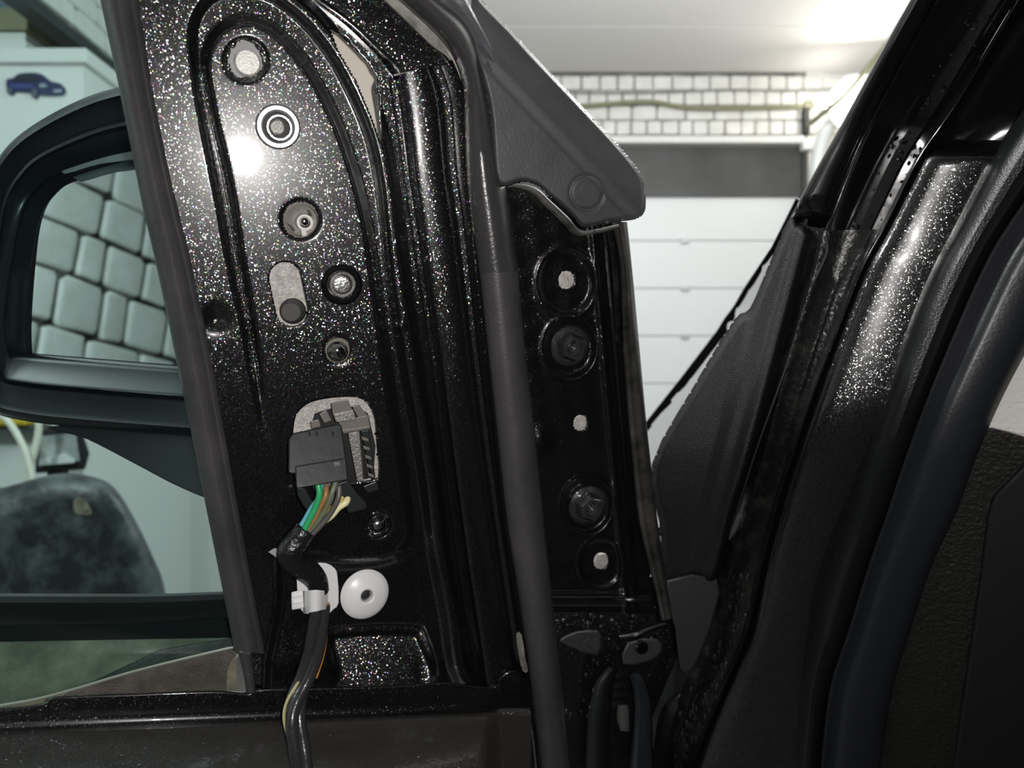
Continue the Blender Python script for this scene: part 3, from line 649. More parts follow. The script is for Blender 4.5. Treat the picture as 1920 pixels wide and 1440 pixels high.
# window glass
gl = thing('window_glass', 'greenish tinted door window raised behind the rubber channel', 'window glass', door(100, 1300, -.02))
gp = [(-260, -260), (170, -260), (215, 0), (240, 140), (268, 290), (295, 420), (340, 610), (375, 800), (408, 960), (440, 1110), (446, 1215), (400, 1222), (250, 1258), (120, 1296), (0, 1322), (-260, 1350)]
pane = mesh('pane', [door(x, y, -.018) for x, y in gp], [tuple(range(len(gp)))], M_glass, gl, smooth=False)
strip('ground_edge', [(-260, 1347, -260, 1353), (0, 1320, 0, 1327), (120, 1294, 120, 1301), (250, 1256, 250, 1262), (400, 1219, 400, 1225), (440, 1211, 440, 1216)], half(4, .0012), lambda x, y, h=0: door(x, y, h-.0185), mat('ground_glass_edge', (0.38, 0.45, 0.38), 0.4), gl, 3, depth=0.002)
# ------------------------------------------------------------------ mirror base behind the panel and its fittings
mb = thing('mirror_bracket', 'grey cast mirror bracket showing through the punched holes', 'bracket', door(600, 900, -.02))
bp = lambda x, y, h=0: door(x, y, h-.014)
plate('casting', [(420, 180), (440, 470), (520, 700), (530, 760), (525, 930), (600, 950), (735, 930), (735, 760), (715, 640), (690, 500), (640, 330), (560, 170), (500, 60), (430, 60)], bp, 0.008, M_cast, mb, 0.001, 0, 3)
# top hole: washer plate and stud
Yc = doorY(461, 112); k = Yc/F
lathe('washer', door(461, 112, -.010), DN, [(40*k, 0), (40*k, .004), (0, .0045)], mat('grey_gasket', (0.33, 0.33, 0.33), 0.6, bump=(200, .5)), mb, 26)
lathe('stud', door(463, 122, -.010), DN, [(24*k, 0), (24*k, .011), (21*k, .0125), (0, .013)], mat('pale_cast_stud', (0.8, 0.78, 0.75), 0.45, metal=0.3, bump=(700, .8)), mb, 26)
lathe('gap_mark', door(448, 109, -.0045), DN, [(4*k, 0), (4*k, .0006), (0, .0007)], M_dark, mb, 10)
# second hole: bright ring with threaded bolt deep inside
k = doorY(521, 237)/F
rg = ringlathe('bush_ring', door(521, 238, 0), DN, [(27*k, -.006), (28*k, .0018), (31*k, .003), (37*k, .003), (41*k, .0008), (41*k, -.002)], mat('bright_zinc_ring', (0.78, 0.78, 0.80), 0.25, metal=0.7), mb)
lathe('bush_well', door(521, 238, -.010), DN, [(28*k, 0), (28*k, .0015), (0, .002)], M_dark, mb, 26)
ringlathe('bush_sleeve', door(523, 240, -.006), DN, [(20*k, 0), (20*k, .005), (23*k, .005), (24*k, 0)], M_steel, mb)
lathe('bush_pin', door(518, 240, -.008), DN, [(15*k, 0), (15*k, .009), (12*k, .011), (0, .0115)], M_steel_dull, mb, 24)
# third hole: grey clip with bright pin
k = doorY(564, 412)/F
lathe('clip_cup', door(564, 412, -.008), DN, [(36*k, 0), (36*k, .006), (30*k, .0065), (29*k, .003), (16*k, .002), (0, .002)], M_sock, mb, 30)
ringlathe('clip_collar', door(570, 416, -.005), DN, [(10*k, 0), (10*k, .006), (15*k, .006), (17*k, 0)], mat('pale_clip', (0.5, 0.48, 0.45), 0.35), mb, 20)
lathe('clip_pin', door(569, 414, -.006), DN, [(10*k, 0), (10*k, .007), (6*k, .010), (0, .0105)], M_chrome, mb, 18)
hexa('clip_tongue', [door(x, y, 0) for x, y in ((562, 428), (574, 426), (578, 442), (566, 445))], [door(x, y, -.004) for x, y in ((562, 428), (574, 426), (578, 442), (566, 445))], MATS['pale_clip'], mb)
hexa('clip_slot', [door(x, y, -.001) for x, y in ((538, 418), (545, 422), (554, 432), (550, 434))], [door(x, y, -.004) for x, y in ((538, 418), (545, 422), (554, 432), (550, 434))], M_dark, mb, 0)
hexa('clip_slot', [door(x, y, -.001) for x, y in ((576, 394), (580, 394), (586, 404), (582, 406))], [door(x, y, -.004) for x, y in ((576, 394), (580, 394), (586, 404), (582, 406))], M_dark, mb, 0)
# slot: dark plug in the casting
k = doorY(548, 583)/F
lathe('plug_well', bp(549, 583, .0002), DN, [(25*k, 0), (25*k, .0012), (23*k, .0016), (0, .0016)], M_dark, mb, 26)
lathe('plug', bp(545, 584, .001), DN, [(19*k, 0), (19*k, .0022), (17*k, .0028), (0, .003)], M_plug, mb, 26)
# fifth hole: threaded insert
k = doorY(641, 535)/F
ringlathe('insert_rim', door(641, 534, 0), DN, [(26*k, -.006), (26*k, .001), (29*k, .0026), (33*k, .0026), (38*k, .0005), (39*k, -.001)], M_gloss, mb)
ringlathe('insert_sleeve', door(640, 531, -.007), DN, [(18*k, 0), (19*k, .005), (24*k, .006), (25*k, 0)], M_steel_dull, mb)
lathe('insert_bolt', door(638, 530, -.007), DN, [(19*k, 0), (18*k, .002), (15*k, .0035), (16*k, .005), (13*k, .006), (0, .0062)], M_steel, mb, 26)
# chrome ball and lower threaded nut
k = doorY(633, 658)/F
lathe('ball_socket', door(633, 656, -.008), DN, [(25*k, 0), (25*k, .003), (0, .003)], mat('amber_grey', (0.16, 0.15, 0.11), 0.4), mb, 24)
lathe('ball_stud', door(633, 659, -.004), DN, [(20*k*math.cos(a), 20*k*math.sin(a)*0.75) for a in [i*math.pi/2/8 for i in range(9)]], M_chrome, mb, 26)
k = doorY(708, 983)/F
th = []
for i in range(6): th += [(16.5*k-i*1.6*k, .0006*i+.0002), (15.3*k-i*1.6*k, .0006*i+.0005)]
ringlathe('nut_rim', door(708, 984, -.001), DN, [(17*k, -.004), (18*k, .001), (21*k, .0022), (26*k, .0008), (27*k, -.002)], M_gloss, mb)
lathe('threaded_stud', door(707, 982, -.003), DN, th+[(0, .0042)], M_steel, mb, 26)
# ------------------------------------------------------------------ wing mirror seen through the window
MN = V((-0.2, -0.95, 0.105)).normalized()
mpl = plane_at(P(180, 500, 0.54), MN)
wm = thing('wing_mirror', 'black wing mirror reflecting the white brick wall', 'wing mirror', mpl(200, 900, 0))
inn = [(345, 685), (180, 672), (40, 660), (14, 652), (10, 600), (24, 490), (45, 395), (78, 348), (112, 328), (190, 303), (260, 288), (420, 262), (440, 480), (430, 688)]
out = [(360, 818), (180, 804), (40, 788), (-20, 760), (-45, 650), (-44, 480), (-34, 360), (2, 288), (58, 237), (150, 187), (235, 160), (440, 112), (500, 480), (470, 825)]
I = smooth_line(inn, 5, True); O = smooth_line(out, 5, True)
prof = [(-.02, -.012), (0.0, -.006), (0.05, .006), (0.12, .008), (0.38, .012), (0.44, .016), (0.50, .010), (0.56, .011), (0.80, .012), (0.88, .014), (0.95, .008), (1.0, -.004), (0.95, -.035), (0.6, -.075), (-.3, -.10)]
vs = []; k = len(prof)
for a, b in zip(I, O):
    for s, h in prof: q = a+(b-a)*s; vs.append(mpl(q[0], q[1], h))
n_ = len(I); fs = [(i*k+j, ((i+1) % n_)*k+j, ((i+1) % n_)*k+j+1, i*k+j+1) for i in range(n_) for j in range(k-1)]
fs.append(tuple(i*k+k-1 for i in range(n_)))
M_mcase = mat('black_lacquer_glass_tinted', (0.008, 0.010, 0.014), 0.25, spec=0.35)  # black case; blue cast of the tinted window is put into its colour
hs = mesh('housing', vs, fs, M_mcase, wm); soft(hs, 50)
plate('mirror_glass', inn, mpl, 0.003, M_mirror, wm, 0.0, -.004, 5)
plate('inner_ledge', [(118, 312), (128, 300), (190, 286), (262, 270), (300, 262), (300, 292), (190, 307), (122, 326)], mpl, 0.004, M_pale_grey, wm, 0.001, 0.006, 3)
plate('mirror_foot', [(92, 800), (160, 822), (250, 868), (330, 910), (400, 938), (470, 950), (480, 800), (300, 790)], lambda x, y, h=0: mpl(x, y, h-.012), 0.05, mat('dark_mirror_foot', (0.016, 0.019, 0.022), 0.45), wm, 0.006, 0, 4)
# ------------------------------------------------------------------ plug connector, wires, tape, clip
so = thing('mirror_socket', 'grey brown plug socket inside the rounded cut-out', 'socket', door(660, 860, -.01))
def hx(name, q, h0, h1, m, par, bev=0.0006, place=door):
    return hexa(name, [place(x, y, h1) for x, y in q], [place(x, y, h0) for x, y in q], m, par, bev)
hx('latch_block', [(621, 755), (652, 749), (664, 776), (624, 780)], -.010, .000, M_sock, so)
hx('latch_nose', [(624, 776), (663, 768), (668, 788), (630, 792)], -.008, .003, M_steel_dull, so)
hx('side_clip', [(598, 776), (612, 768), (622, 788), (608, 794)], -.010, -.002, M_sock, so)
hx('side_clip', [(582, 790), (598, 786), (602, 800), (584, 804)], -.012, -.004, M_sock, so)
hx('socket_wall', [(634, 790), (690, 778), (694, 800), (640, 808)], -.012, .002, M_sock, so)
hx('socket_rim', [(640, 806), (694, 798), (694, 804), (644, 813)], -.012, .0045, M_sock, so)
hx('corner_tab', [(660, 762), (672, 758), (690, 780), (672, 784)], -.012, -.003, M_sock, so)
hx('side_web', [(652, 812), (674, 808), (682, 900), (672, 915)], -.014, -.003, M_steel_dull, so)
hx('side_rail', [(676, 808), (692, 806), (704, 895), (700, 908)], -.014, .000, M_conn, so)
for i in range(5):
    hx('rib', [(677+i*3, 818+i*17), (690+i*2.6, 822+i*17), (692+i*2.6, 828+i*17), (679+i*3, 825+i*17)], -.010, .0012, M_sock, so, 0.0003)
hx('lower_lug', [(680, 912), (706, 902), (711, 918), (690, 925)], -.010, .004, M_conn, so)
plate('socket_shade', [(586, 790), (600, 772), (640, 764), (690, 775), (700, 895), (600, 890)], door, 0.002, M_dark, so, 0, -.0128, 2)  # dark sheet standing in for the shade inside the cut-out
cn = thing('plug_connector', 'black multi-pin plug hanging from the mirror socket', 'connector', door(600, 900, .02))
hb = lambda x, y: 0.016+(y-790)*0.00016
plate('plug_body', [(549, 812), (637, 794), (641, 800), (648, 852), (651, 872), (553, 888), (541, 887), (541, 824)], door, 0.024, M_conn, cn, 0.0009, hb, 1, False)
plate('locking_bar', [(553, 874), (649, 858), (653, 900), (556, 916)], door, 0.022, M_conn, cn, 0.0008, lambda x, y: hb(x, y)+.002, 1, False)
hx('latch_window', [(625, 868), (637, 866), (638, 873), (626, 875)], .030, .0335, M_sock, cn, 0.0003)
hx('latch_window', [(565, 884), (577, 882), (578, 889), (566, 891)], .030, .0335, M_plug, cn, 0.0003)
for x in (578, 592, 622): hx('moulded_rib', [(x, 808), (x+3, 807), (x+10, 866), (x+7, 867)], .018, .0205+.0045*0, M_conn, cn, 0.0003)
plate('wire_hood', [(556, 912), (572, 915), (586, 940), (592, 952), (573, 955), (558, 930)], door, 0.012, M_conn, cn, 0.001, .030, 1, False)
plate('hood_flap', [(629, 908), (652, 900), (670, 925), (688, 944), (687, 954), (652, 962), (648, 948)], door, 0.014, M_conn, cn, 0.001, .030, 1, False)
plate('wire_cavity', [(585, 905), (632, 898), (650, 940), (600, 950)], door, 0.002, M_sock, cn, 0.0, .014, 1, False)
hn = thing('wiring_harness', 'wire bundle running from the plug down the door through the clip', 'wiring', door(570, 1430, .03))
def mw(name, c): return mat(name, c, 0.38)
WIRES = [('green', (0.03, 0.36, 0.13), [(594, 898), (599, 925), (592, 950), (580, 975), (567, 1000)], 5.6, .034),
         ('blue', (0.12, 0.45, 0.55), [(602, 908), (598, 932), (583, 955), (570, 978), (558, 994)], 5.0, .030),
         ('brown', (0.32, 0.16, 0.05), [(612, 912), (610, 930), (598, 955), (586, 980), (572, 1002)], 5.0, .031),
         ('olive', (0.13, 0.15, 0.10), [(630, 902), (622, 925), (610, 955), (594, 980), (578, 1003)], 5.2, .032),
         ('dark_grey', (0.09, 0.085, 0.08), [(636, 910), (634, 935), (620, 962), (604, 982), (584, 1003)], 5.2, .034),
         ('yellow', (0.55, 0.40, 0.02), [(646, 920), (640, 934), (625, 950), (604, 968), (592, 985), (585, 1002)], 4.6, .029),
         ('cream', (0.80, 0.72, 0.42), [(652, 932), (648, 942), (634, 952), (622, 966), (610, 975)], 6.4, .031)]
for nme, c, pts, r_, h in WIRES:
    o = tube('wire', [door(x, y, h-.003*(j == 0)) for j, (x, y) in enumerate(pts)], r_*doorY(600, 950)/F, mw('wire_'+nme, c), hn, 10)
    o['label'] = nme.replace('_', ' ')+' insulated wire'
k = doorY(560, 1040)/F
tape = tube('tape_wrap', [door(574, 992, .031), door(556, 1015, .032), door(542, 1036, .033), door(556, 1056, .030), door(580, 1072, .027), door(594, 1088, .024), door(600, 1108, .022)], [19*k, 21*k, 22*k, 21*k, 21*k, 19*k, 17*k], M_tape, hn, 16)
plate('tape_tail', [(503, 1035), (514, 1028), (540, 1030), (545, 1050), (520, 1046)], door, 0.001, mat('clear_tape', (0.35, 0.35, 0.35), 0.25), hn, 0, .030, 1, False)
def helix(ph, rad, pts, turns):
    c = smooth_line([tuple(door(x, y, h)) for x, y, h in pts], 5); out = []
    for i, q in enumerate(c):
        a = ph+turns*2*math.pi*i/len(c); out.append(V(q)+DU*math.cos(a)*rad+DN*math.sin(a)*rad)
    return out
LOW = [(598, 1135, .02), (594, 1180, .022), (588, 1225, .024), (574, 1270, .028), (556, 1312, .036), (552, 1350, .044), (560, 1395, .052), (568, 1440, .060), (572, 1500, .07)]
for i in range(3):
    tube('sheathed_wire', helix(i*2.1, 9*k, LOW, 0.55), 12*k, M_sleeve, hn, 10, 2)
o = tube('orange_wire', helix(5.9, 18*k, LOW[:4], 0.12), 3.4*k, mw('wire_orange', (0.55, 0.22, 0.02)), hn, 8, 2); o['label'] = 'orange wire'
o = tube('striped_wire', helix(2.5, 18*k, LOW[3:], 0.35), 3.0*k, mw('wire_pale_yellow', (0.42, 0.39, 0.2)), hn, 8, 2); o['label'] = 'pale yellow wire'
cl = thing('cable_clip', 'white plastic clip banded around the wire bundle', 'clip', door(600, 1150, .01))
plate('clip_flange', [(556, 1080), (566, 1064), (590, 1056), (612, 1056), (628, 1066), (633, 1082), (635, 1130), (626, 1142), (611, 1153), (580, 1152), (562, 1140)], lambda x, y, h=0: door(x, y, h-.009), 0.002, M_white, cl, 0.0006, .018, 2)
bx_ = []
bprof = []
k2 = doorY(600, 1120)/F
band_rows = []
for i in range(13):
    a = math.pi*i/12
    band_rows.append((-math.cos(a), math.sin(a)))
vs = []
for c_, s_ in band_rows:
    x = 592+23*c_; top = 1106+2*abs(c_); bot = 1151-6*(c_+1)*0.8
    for hh_ in (0.0, 0.0016):
        for y in (top, bot): vs.append(door(x, y, .012+.021*s_+hh_))
fs = []
for i in range(12):
    a = i*4; fs += [(a+2, a+3, a+7, a+6), (a, a+4, a+5, a+1), (a, a+2, a+6, a+4), (a+1, a+5, a+7, a+3)]
fs += [(0, 1, 3, 2), (48, 50, 51, 49)]
b_ = mesh('band', vs, fs, M_white, cl); soft(b_, 40)
hx('pull_tab', [(546, 1110), (568, 1106), (570, 1140), (547, 1144)], .015, .021, M_white, cl, 0.0008)
hx('tab_groove', [(548, 1117), (567, 1114), (567, 1118), (548, 1121)], .0205, .0222, M_white, cl, 0.0003)
hx('tab_groove', [(549, 1129), (568, 1126), (568, 1130), (549, 1133)], .0205, .0222, M_white, cl, 0.0003)
pn = thing('push_nut', 'round white nylon push nut right of the cable clip', 'fastener', door(683, 1113, 0))
k = doorY(683, 1113)/F; ax = (DN+V((.18, 0, .18))).normalized(); c0 = door(683, 1113, .000)
nu = ringlathe('nylon_disc', c0, ax, [(12*k, 0), (12*k, .0055), (15*k, .0062), (22*k, .0056), (36*k, .004), (45*k, .0022), (47*k, .0012), (46*k, 0)], M_white, pn, 44)
lathe('threaded_stud', c0-ax*.002, ax, [(12*k, 0)]+[((11.5-1.6*(i % 2))*k, .002+.0007*i) for i in range(6)]+[(0, .006)], M_steel, pn, 20)
# ------------------------------------------------------------------ car body: pillar, seals, trim
cb_ = thing('car', 'black car body with windscreen pillar, door seal and cowl trim', 'car', body(1400, 1440, 0)+V((0, 0, -.3)))
strip('pillar_edge', [(1765, -100, 1812, -100), (1705, 0, 1757, 0), (1590, 210, 1652, 195), (1533, 312, 1600, 300), (1484, 402, 1550, 420), (1466, 436, 1536, 456)], [(0, -.006), (.08, .001), (.3, .004), (.6, .003), (.85, .001), (1, -.001)], body, M_gloss, cb_, 6, depth=0.02, hrow=lambda y: -0.0007*max(0, y-385))
CH = [(1812, -100, 2000, -100), (1755, 0, 1906, 0), (1650, 190, 1792, 190), (1597, 300, 1718, 300), (1545, 432, 1652, 430), (1530, 500, 1614, 500), (1500, 600, 1574, 600), (1462, 740, 1522, 740), (1430, 860, 1482, 860), (1400, 960, 1452, 960), (1370, 1060, 1427, 1060), (1345, 1180, 1402, 1180), (1300, 1290, 1357, 1290), (1240, 1440, 1292, 1440), (1210, 1520, 1262, 1520)]
strip('pillar_face', CH[:5], [(0, .0015), (.04, .003), (.10, .001), (.3, -.003), (.6, -.010), (.8, -.009), (.93, -.003), (1, .0005)], body, M_gloss, cb_, 6, depth=0.004)
strip('pillar_channel', CH[4:], [(-.35, -.014), (-.1, -.006), (.0, -.002), (.15, -.003), (.3, -.007), (.6, -.009), (.85, -.006), (.93, -.001), (1, .0005)], body, M_dirty, cb_, 6, depth=0.004)
strip('channel_backing', [(a-55, b, c-40, d) for a, b, c, d in CH[6:]], [(0, -.030), (.5, -.022), (1, -.014)], body, M_black_matte, cb_, 5, depth=0.004)
strip('channel_bead', [(1905, 0, 1916, 0), (1790, 190, 1802, 190), (1715, 300, 1726, 300), (1650, 430, 1660, 430), (1612, 500, 1622, 500), (1572, 600, 1581, 600), (1520, 740, 1528, 740), (1480, 860, 1487, 860), (1450, 960, 1456, 960), (1425, 1060, 1431, 1060), (1400, 1180, 1405, 1180), (1355, 1290, 1360, 1290), (1290, 1440, 1295, 1440)], half(6, .0035), body, M_gloss, cb_, 6, depth=0.004)
FL = [(1985, -100, 2200, -100), (1908, 0, 2050, 0), (1794, 190, 1935, 190), (1718, 300, 1862, 300), (1653, 430, 1794, 430), (1615, 500, 1756, 500), (1575, 600, 1712, 600), (1523, 740, 1664, 740), (1483, 860, 1624, 860), (1453, 960, 1594, 960), (1428, 1060, 1559, 1060), (1402, 1180, 1529, 1180), (1357, 1290, 1504, 1290), (1292, 1440, 1494, 1440), (1262, 1520, 1492, 1520)]
strip('pillar_flange', [(1738, 262, 1886, 262)]+FL[3:], [(0, -.004), (.06, .000), (.14, .0045), (.22, .0062), (.36, .0064), (.6, .0058), (.85, .0048), (1, .0035)], body, M_flange, cb_, 8, depth=0.004, hrow=lambda y: -0.000012*max(0, 302-y)**2)
strip('pillar_top', [(1985, -100, 2250, -100), (1908, 0, 2120, 0), (1794, 190, 1990, 190), (1722, 296, 1880, 296)], [(0, -.001), (.1, -.006), (.3, -.012), (.7, -.014), (1, -.012)], body, M_gloss, cb_, 6, depth=0.004)  # same paint as the flange; flakeless black stands in for its shaded top
BL = [(2010, 100, 2110, 100), (1930, 190, 2050, 190), (1858, 300, 1972, 300), (1790, 430, 1882, 430), (1752, 500, 1842, 500), (1708, 600, 1797, 600), (1660, 740, 1739, 740), (1620, 860, 1695, 860), (1590, 960, 1662, 960), (1555, 1060, 1627, 1060), (1525, 1180, 1590, 1180), (1500, 1290, 1555, 1290), (1490, 1440, 1537, 1440), (1489, 1520, 1534, 1520)]
strip('door_seal_bulb', BL, [(0, -.004), (.03, .004), (.12, .011), (.28, .017), (.45, .0195), (.6, .019), (.75, .015), (.9, .009), (1, .004)], body, M_rubber_soft, cb_, 8, depth=0.004)
FP = [(2110, 100, 2300, 100), (2050, 190, 2230, 190), (1972, 300, 2150, 300), (1882, 430, 2060, 430), (1842, 500, 2012, 500), (1797, 600, 1957, 600), (1739, 740, 1882, 740), (1695, 860, 1830, 860), (1662, 960, 1794, 960), (1627, 1060, 1748, 1060), (1590, 1180, 1708, 1180), (1555, 1290, 1675, 1290), (1537, 1440, 1650, 1440), (1534, 1520, 1645, 1520)]
strip('seal_cover_lip', FP, [(0, .008), (.02, .0105), (.06, .0115), (.10, .010), (.16, .0085), (.24, .012), (.32, .0145), (.42, .0150), (.6, .0135), (.75, .0125), (.9, .009), (1, .003)], body, M_flap, cb_, 8, depth=0.003)
plate('pillar_lining', [(1800, 790), (1830, 700), (1900, 520), (2100, 480), (2100, 850), (1920, 816), (1862, 803)], body, 0.004, M_cream, cb_, 0.001, -.004, 2)
TRIM = smooth_line([(1480, 410), (1502, 420), (1548, 448), (1546, 480), (1530, 512), (1505, 560), (1478, 670), (1440, 790), (1400, 900), (1375, 965), (1350, 1080), (1300, 1086), (1250, 1086), (1236, 980), (1222, 870), (1300, 725), (1376, 600), (1406, 578), (1440, 500)], 3, True)
def h_trim(X, Yy):
    d = sdf(TRIM, X, Yy)
    h = -0.006*(1-S(0, 14, d))
    x1 = 1400-(Yy-620)*0.25; h += 0.005*S(-10, 16, X-x1)
    x2 = 1460-(Yy-560)*0.27; h += 0.006*S(-8, 12, X-x2)-0.010*S(14, 40, X-x2)
    return h
sheet('cowl_trim', TRIM, h_trim, [], lambda x, y, h=0: body(x, y, h-.012), M_trim, cb_, 4, 0.008)
strip('torn_mastic', [(1540, 440, 1556, 446), (1546, 470, 1556, 472), (1530, 505, 1542, 508), (1516, 540, 1524, 542), (1500, 590, 1506, 592), (1470, 690, 1476, 692), (1420, 830, 1425, 832), (1378, 960, 1383, 962)], half(5, .004), lambda x, y, h=0: body(x, y, h-.006), M_black_matte, cb_, 4, depth=0.004)
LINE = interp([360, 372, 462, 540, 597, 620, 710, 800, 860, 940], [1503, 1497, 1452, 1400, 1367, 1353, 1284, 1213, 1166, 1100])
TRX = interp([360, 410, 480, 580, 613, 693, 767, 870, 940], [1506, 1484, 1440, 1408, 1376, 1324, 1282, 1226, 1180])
def fen(x, y, h=0.0):
    a = float(LINE(y)); b = float(TRX(y)); t = min(1.3, max(-.8, (b-x)/max(b-a, 18)))
    return P(x, y, 0.76+0.30*max(t, -.3)-h)
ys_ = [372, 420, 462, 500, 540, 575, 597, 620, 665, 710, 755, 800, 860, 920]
strip('fender_edge', [(float(LINE(y)), y, float(TRX(y))+26, y) for y in ys_], [(0, 0), (.25, .002), (.5, .003), (.75, .003), (1, .002)], fen, M_pale_grey, cb_, 1, depth=0.006)  # black fender with its reflection of the garage put into the colour
strip('fender_seal', [(float(LINE(y))-(5 if y < 590 else 9), y, float(LINE(y))+(4 if y < 590 else 8), y+5) for y in ys_], half(5, .008, .003), fen, mat('dull_black_seal', (0.003, 0.003, 0.003), 1.0, spec=0.0), cb_, 1, depth=0.006)
plate('dash_side', [(1560, 1500), (1620, 1150), (1700, 940), (1790, 780), (1920, 818), (2100, 850), (2100, 1500)], body, 0.006, M_leather, cb_, 0.001, -.012, 1, False)
plate('dash_panel', [(1780, 1500), (1800, 1340), (1838, 1080), (1852, 965), (1864, 928), (1925, 868), (2100, 800), (2150, 1500)], body, 0.01, M_black_matte, cb_, 0.003, 0.004, 1, False)
# hinge pillar under the trim
lowp = at(0.70)
plate('hinge_pillar', [(960, 1090), (1250, 1080), (1480, 1060), (1480, 1560), (960, 1560)], at(0.745), 0.01, M_paint2, cb_, 0, 0, 1, False)
plate('cowl_corner', [(1250, 1088), (1345, 1084), (1340, 1150), (1318, 1215), (1298, 1255), (1276, 1255), (1266, 1180)], at(0.648), 0.008, mat('dark_grey_panel', (0.022, 0.023, 0.025), 0.4), cb_, 0.0015, 0, 2)
strip('pillar_step', [(1345, 1080, 1385, 1080), (1330, 1180, 1365, 1180), (1295, 1270, 1330, 1270), (1240, 1330, 1290, 1350), (1222, 1440, 1262, 1440), (1220, 1500, 1250, 1500)], [(0, -.01), (.2, 0), (.5, .004), (.8, .002), (1, -.006)], at(0.70), M_dirty, cb_, 6, depth=0.01)
strip('curved_bracket', [(1180, 1268, 1196, 1256), (1186, 1290, 1214, 1285), (1190, 1330, 1222, 1330), (1186, 1380, 1224, 1390), (1180, 1440, 1228, 1450), (1180, 1500, 1230, 1510)], [(0, -.012), (.12, .001), (.3, .004), (.6, .004), (.9, .001), (1, -.008)], at(0.685), mat('blue_black_bracket', (0.018, 0.021, 0.025), 0.25, coat=.4), cb_, 6, depth=0.006)
strip('bracket_slot', [(1158, 1322, 1178, 1322), (1156, 1345, 1180, 1345), (1162, 1370, 1180, 1372)], half(6, .004), at(0.70), M_plug, cb_, 4, depth=0.004)
strip('rubber_boot', [(1140, 1250, 1158, 1255), (1116, 1280, 1150, 1286), (1104, 1330, 1146, 1330), (1100, 1380, 1142, 1380), (1098, 1440, 1146, 1440), (1096, 1510, 1146, 1510)], half(10, .014), at(0.705), M_rubber_soft, cb_, 6, depth=0.004)
for i in range(4): strip('boot_ring', [(1140-abs(i-1)*2, 1266+i*17, 1178, 1256+i*19), (1138-abs(i-1)*2, 1276+i*17, 1178, 1268+i*19)], half(5, .003), at(0.708), M_rubber_soft, cb_, 2, depth=0.004)
plate('bolt_tab', [(1178, 1204), (1232, 1198), (1240, 1222), (1216, 1240), (1168, 1246)], at(0.70), 0.006, mat('dark_tab', (0.035, 0.035, 0.037), 0.4), cb_, 0.0015, 0, 2)
lathe('tab_bolt', P(1202, 1212, 0.70), V((0, -1, 0)), [(.006, 0), (.006, .003), (.004, .005), (0, .005)], M_gloss, cb_, 14)
strip('check_strap', [(1160, 1190, 1164, 1206), (1185, 1186, 1190, 1202), (1225, 1172, 1230, 1182), (1246, 1166, 1250, 1174)], half(6, .006), at(0.69), M_gloss, cb_, 4, depth=0.004)
plate('hinge_leaf', [(1052, 1198), (1080, 1184), (1120, 1182), (1127, 1196), (1120, 1230), (1056, 1208)], at(0.715), 0.006, mat('dark_hinge', (0.025, 0.025, 0.025), 0.4, bump=(200, .6)), cb_, 0.0015, 0, 2)
# roof, rear pillar and sill that close the car to the right of the door opening
def cpanel(name, pts, th, m):
    a = [V(p) for p in pts]; n = (a[1]-a[0]).cross(a[2]-a[0]).normalized()
    b = [p+n*th for p in a]; return hexa(name, a, b, m, cb_, 0.004)
cpanel('roof', [(0.24, 0.22, 1.46), (1.45, 0.22, 1.46), (1.45, -1.5, 1.52), (0.30, -1.5, 1.52)], 0.03, M_black_matte)
cpanel('rear_door_pillar', [(0.30, -0.72, 0.4), (0.36, -0.72, 1.5), (0.36, -0.86, 1.5), (0.30, -0.86, 0.4)], 0.05, M_black_matte)
cpanel('sill', [(0.18, 0.72, 0.36), (0.18, -1.5, 0.36), (0.34, -1.5, 0.36), (0.34, 0.72, 0.36)], 0.08, M_black_matte)
cpanel('rear_wall', [(0.30, -1.5, 0.3), (1.45, -1.5, 0.3), (1.45, -1.5, 1.52), (0.30, -1.5, 1.52)], 0.02, M_black_matte)
cpanel('far_side', [(1.45, -1.5, 0.3), (1.45, 0.9, 0.3), (1.45, 0.5, 1.46), (1.45, -1.5, 1.52)], 0.02, M_black_matte)
cpanel('cabin_floor', [(0.30, -1.5, 0.30), (0.30, 0.75, 0.30), (1.45, 0.75, 0.30), (1.45, -1.5, 0.30)], 0.02, M_black_matte)
cs = bpy.data.objects.new('driver_seat', None); COL.objects.link(cs); cs.parent = cb_; cs.location = V((0.68, -0.25, 0.32))-cb_.location
def rounded(name, lo, hi, rot=0.0):
    o = box(name, lo, hi, M_tex, cs, 0.05, True); o.rotation_euler = (rot, 0, 0); return o
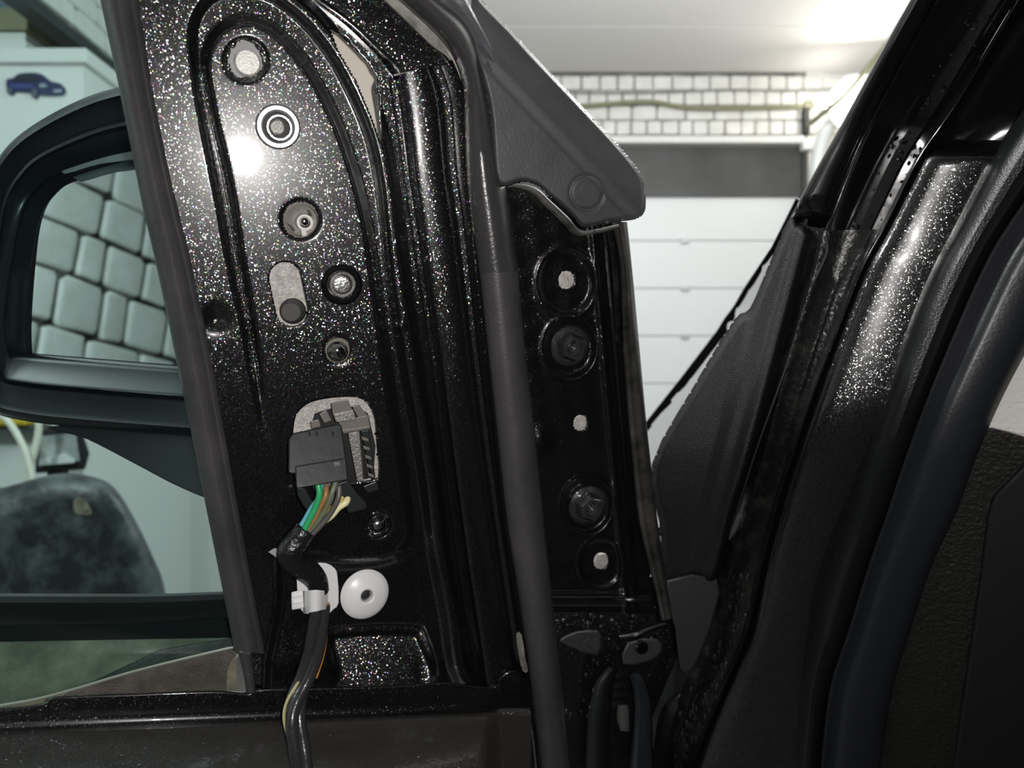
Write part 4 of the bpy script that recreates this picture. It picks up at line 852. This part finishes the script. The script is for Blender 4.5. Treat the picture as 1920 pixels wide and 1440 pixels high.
rounded('cushion', (0.42, -0.42, 0.36), (0.94, 0.12, 0.60))
rounded('backrest', (0.42, -0.66, 0.58), (0.94, -0.48, 1.22), 0.25)
rounded('headrest', (0.55, -0.78, 1.20), (0.81, -0.68, 1.40), 0.2)
# water drops on the body
def drops(name, spots, place, parent):
    vs = []; fs = []
    for px, py, r_, st_ in spots:
        b0 = len(vs); c = place(px, py, 0)
        Y = c.y; r3 = r_*Y/F
        for ring, (rr, hh_) in enumerate(((1, 0), (.8, .35), (.4, .55))):
            for j in range(8):
                a = 2*math.pi*j/8; vs.append(c+V((math.cos(a)*rr*r3, -hh_*r3, math.sin(a)*rr*r3*st_)))
        vs.append(c+V((0, -.6*r3, 0)))
        for g_ in range(2):
            for j in range(8): fs.append((b0+g_*8+j, b0+g_*8+(j+1) % 8, b0+g_*8+8+(j+1) % 8, b0+g_*8+8+j))
        for j in range(8): fs.append((b0+16+j, b0+16+(j+1) % 8, b0+24))
    o = mesh(name, vs, fs, mat('water_drop', (0.012, 0.012, 0.013), 0.06, coat=1.0), parent); o['kind'] = 'stuff'; return o
sp = []
for _ in range(70):
    y = random.uniform(20, 430); t = random.random(); x0 = np.interp(y, [0, 430], [1760, 1550]); x1 = np.interp(y, [0, 430], [1890, 1640])
    sp.append((x0+(x1-x0)*t, y, random.choice((1.5, 2, 2.5, 3, 4)), 1.3))
drops('water_drops', sp, lambda x, y, h=0: body(x, y, -.0065), cb_)
sp = []
for _ in range(110):
    y = random.uniform(1080, 1440); xr = np.interp(y, RIDGE[0], RIDGE[1]); sp.append((xr-random.uniform(4, 60), y, random.choice((1.5, 2, 2.5, 3)), 2.6))
drops('water_drops', sp, lambda x, y, h=0: body(x, y, -.004), cb_)
sp = [(random.uniform(1045, 1215), random.uniform(1135, 1180), random.choice((2, 3, 4)), 1.0) for _ in range(26)]+[(random.uniform(1060, 1130), random.uniform(1220, 1400), random.choice((2, 3, 4)), 1.5) for _ in range(16)]
drops('water_drops', sp, lambda x, y, h=0: P(x, y, 0.70), cb_)
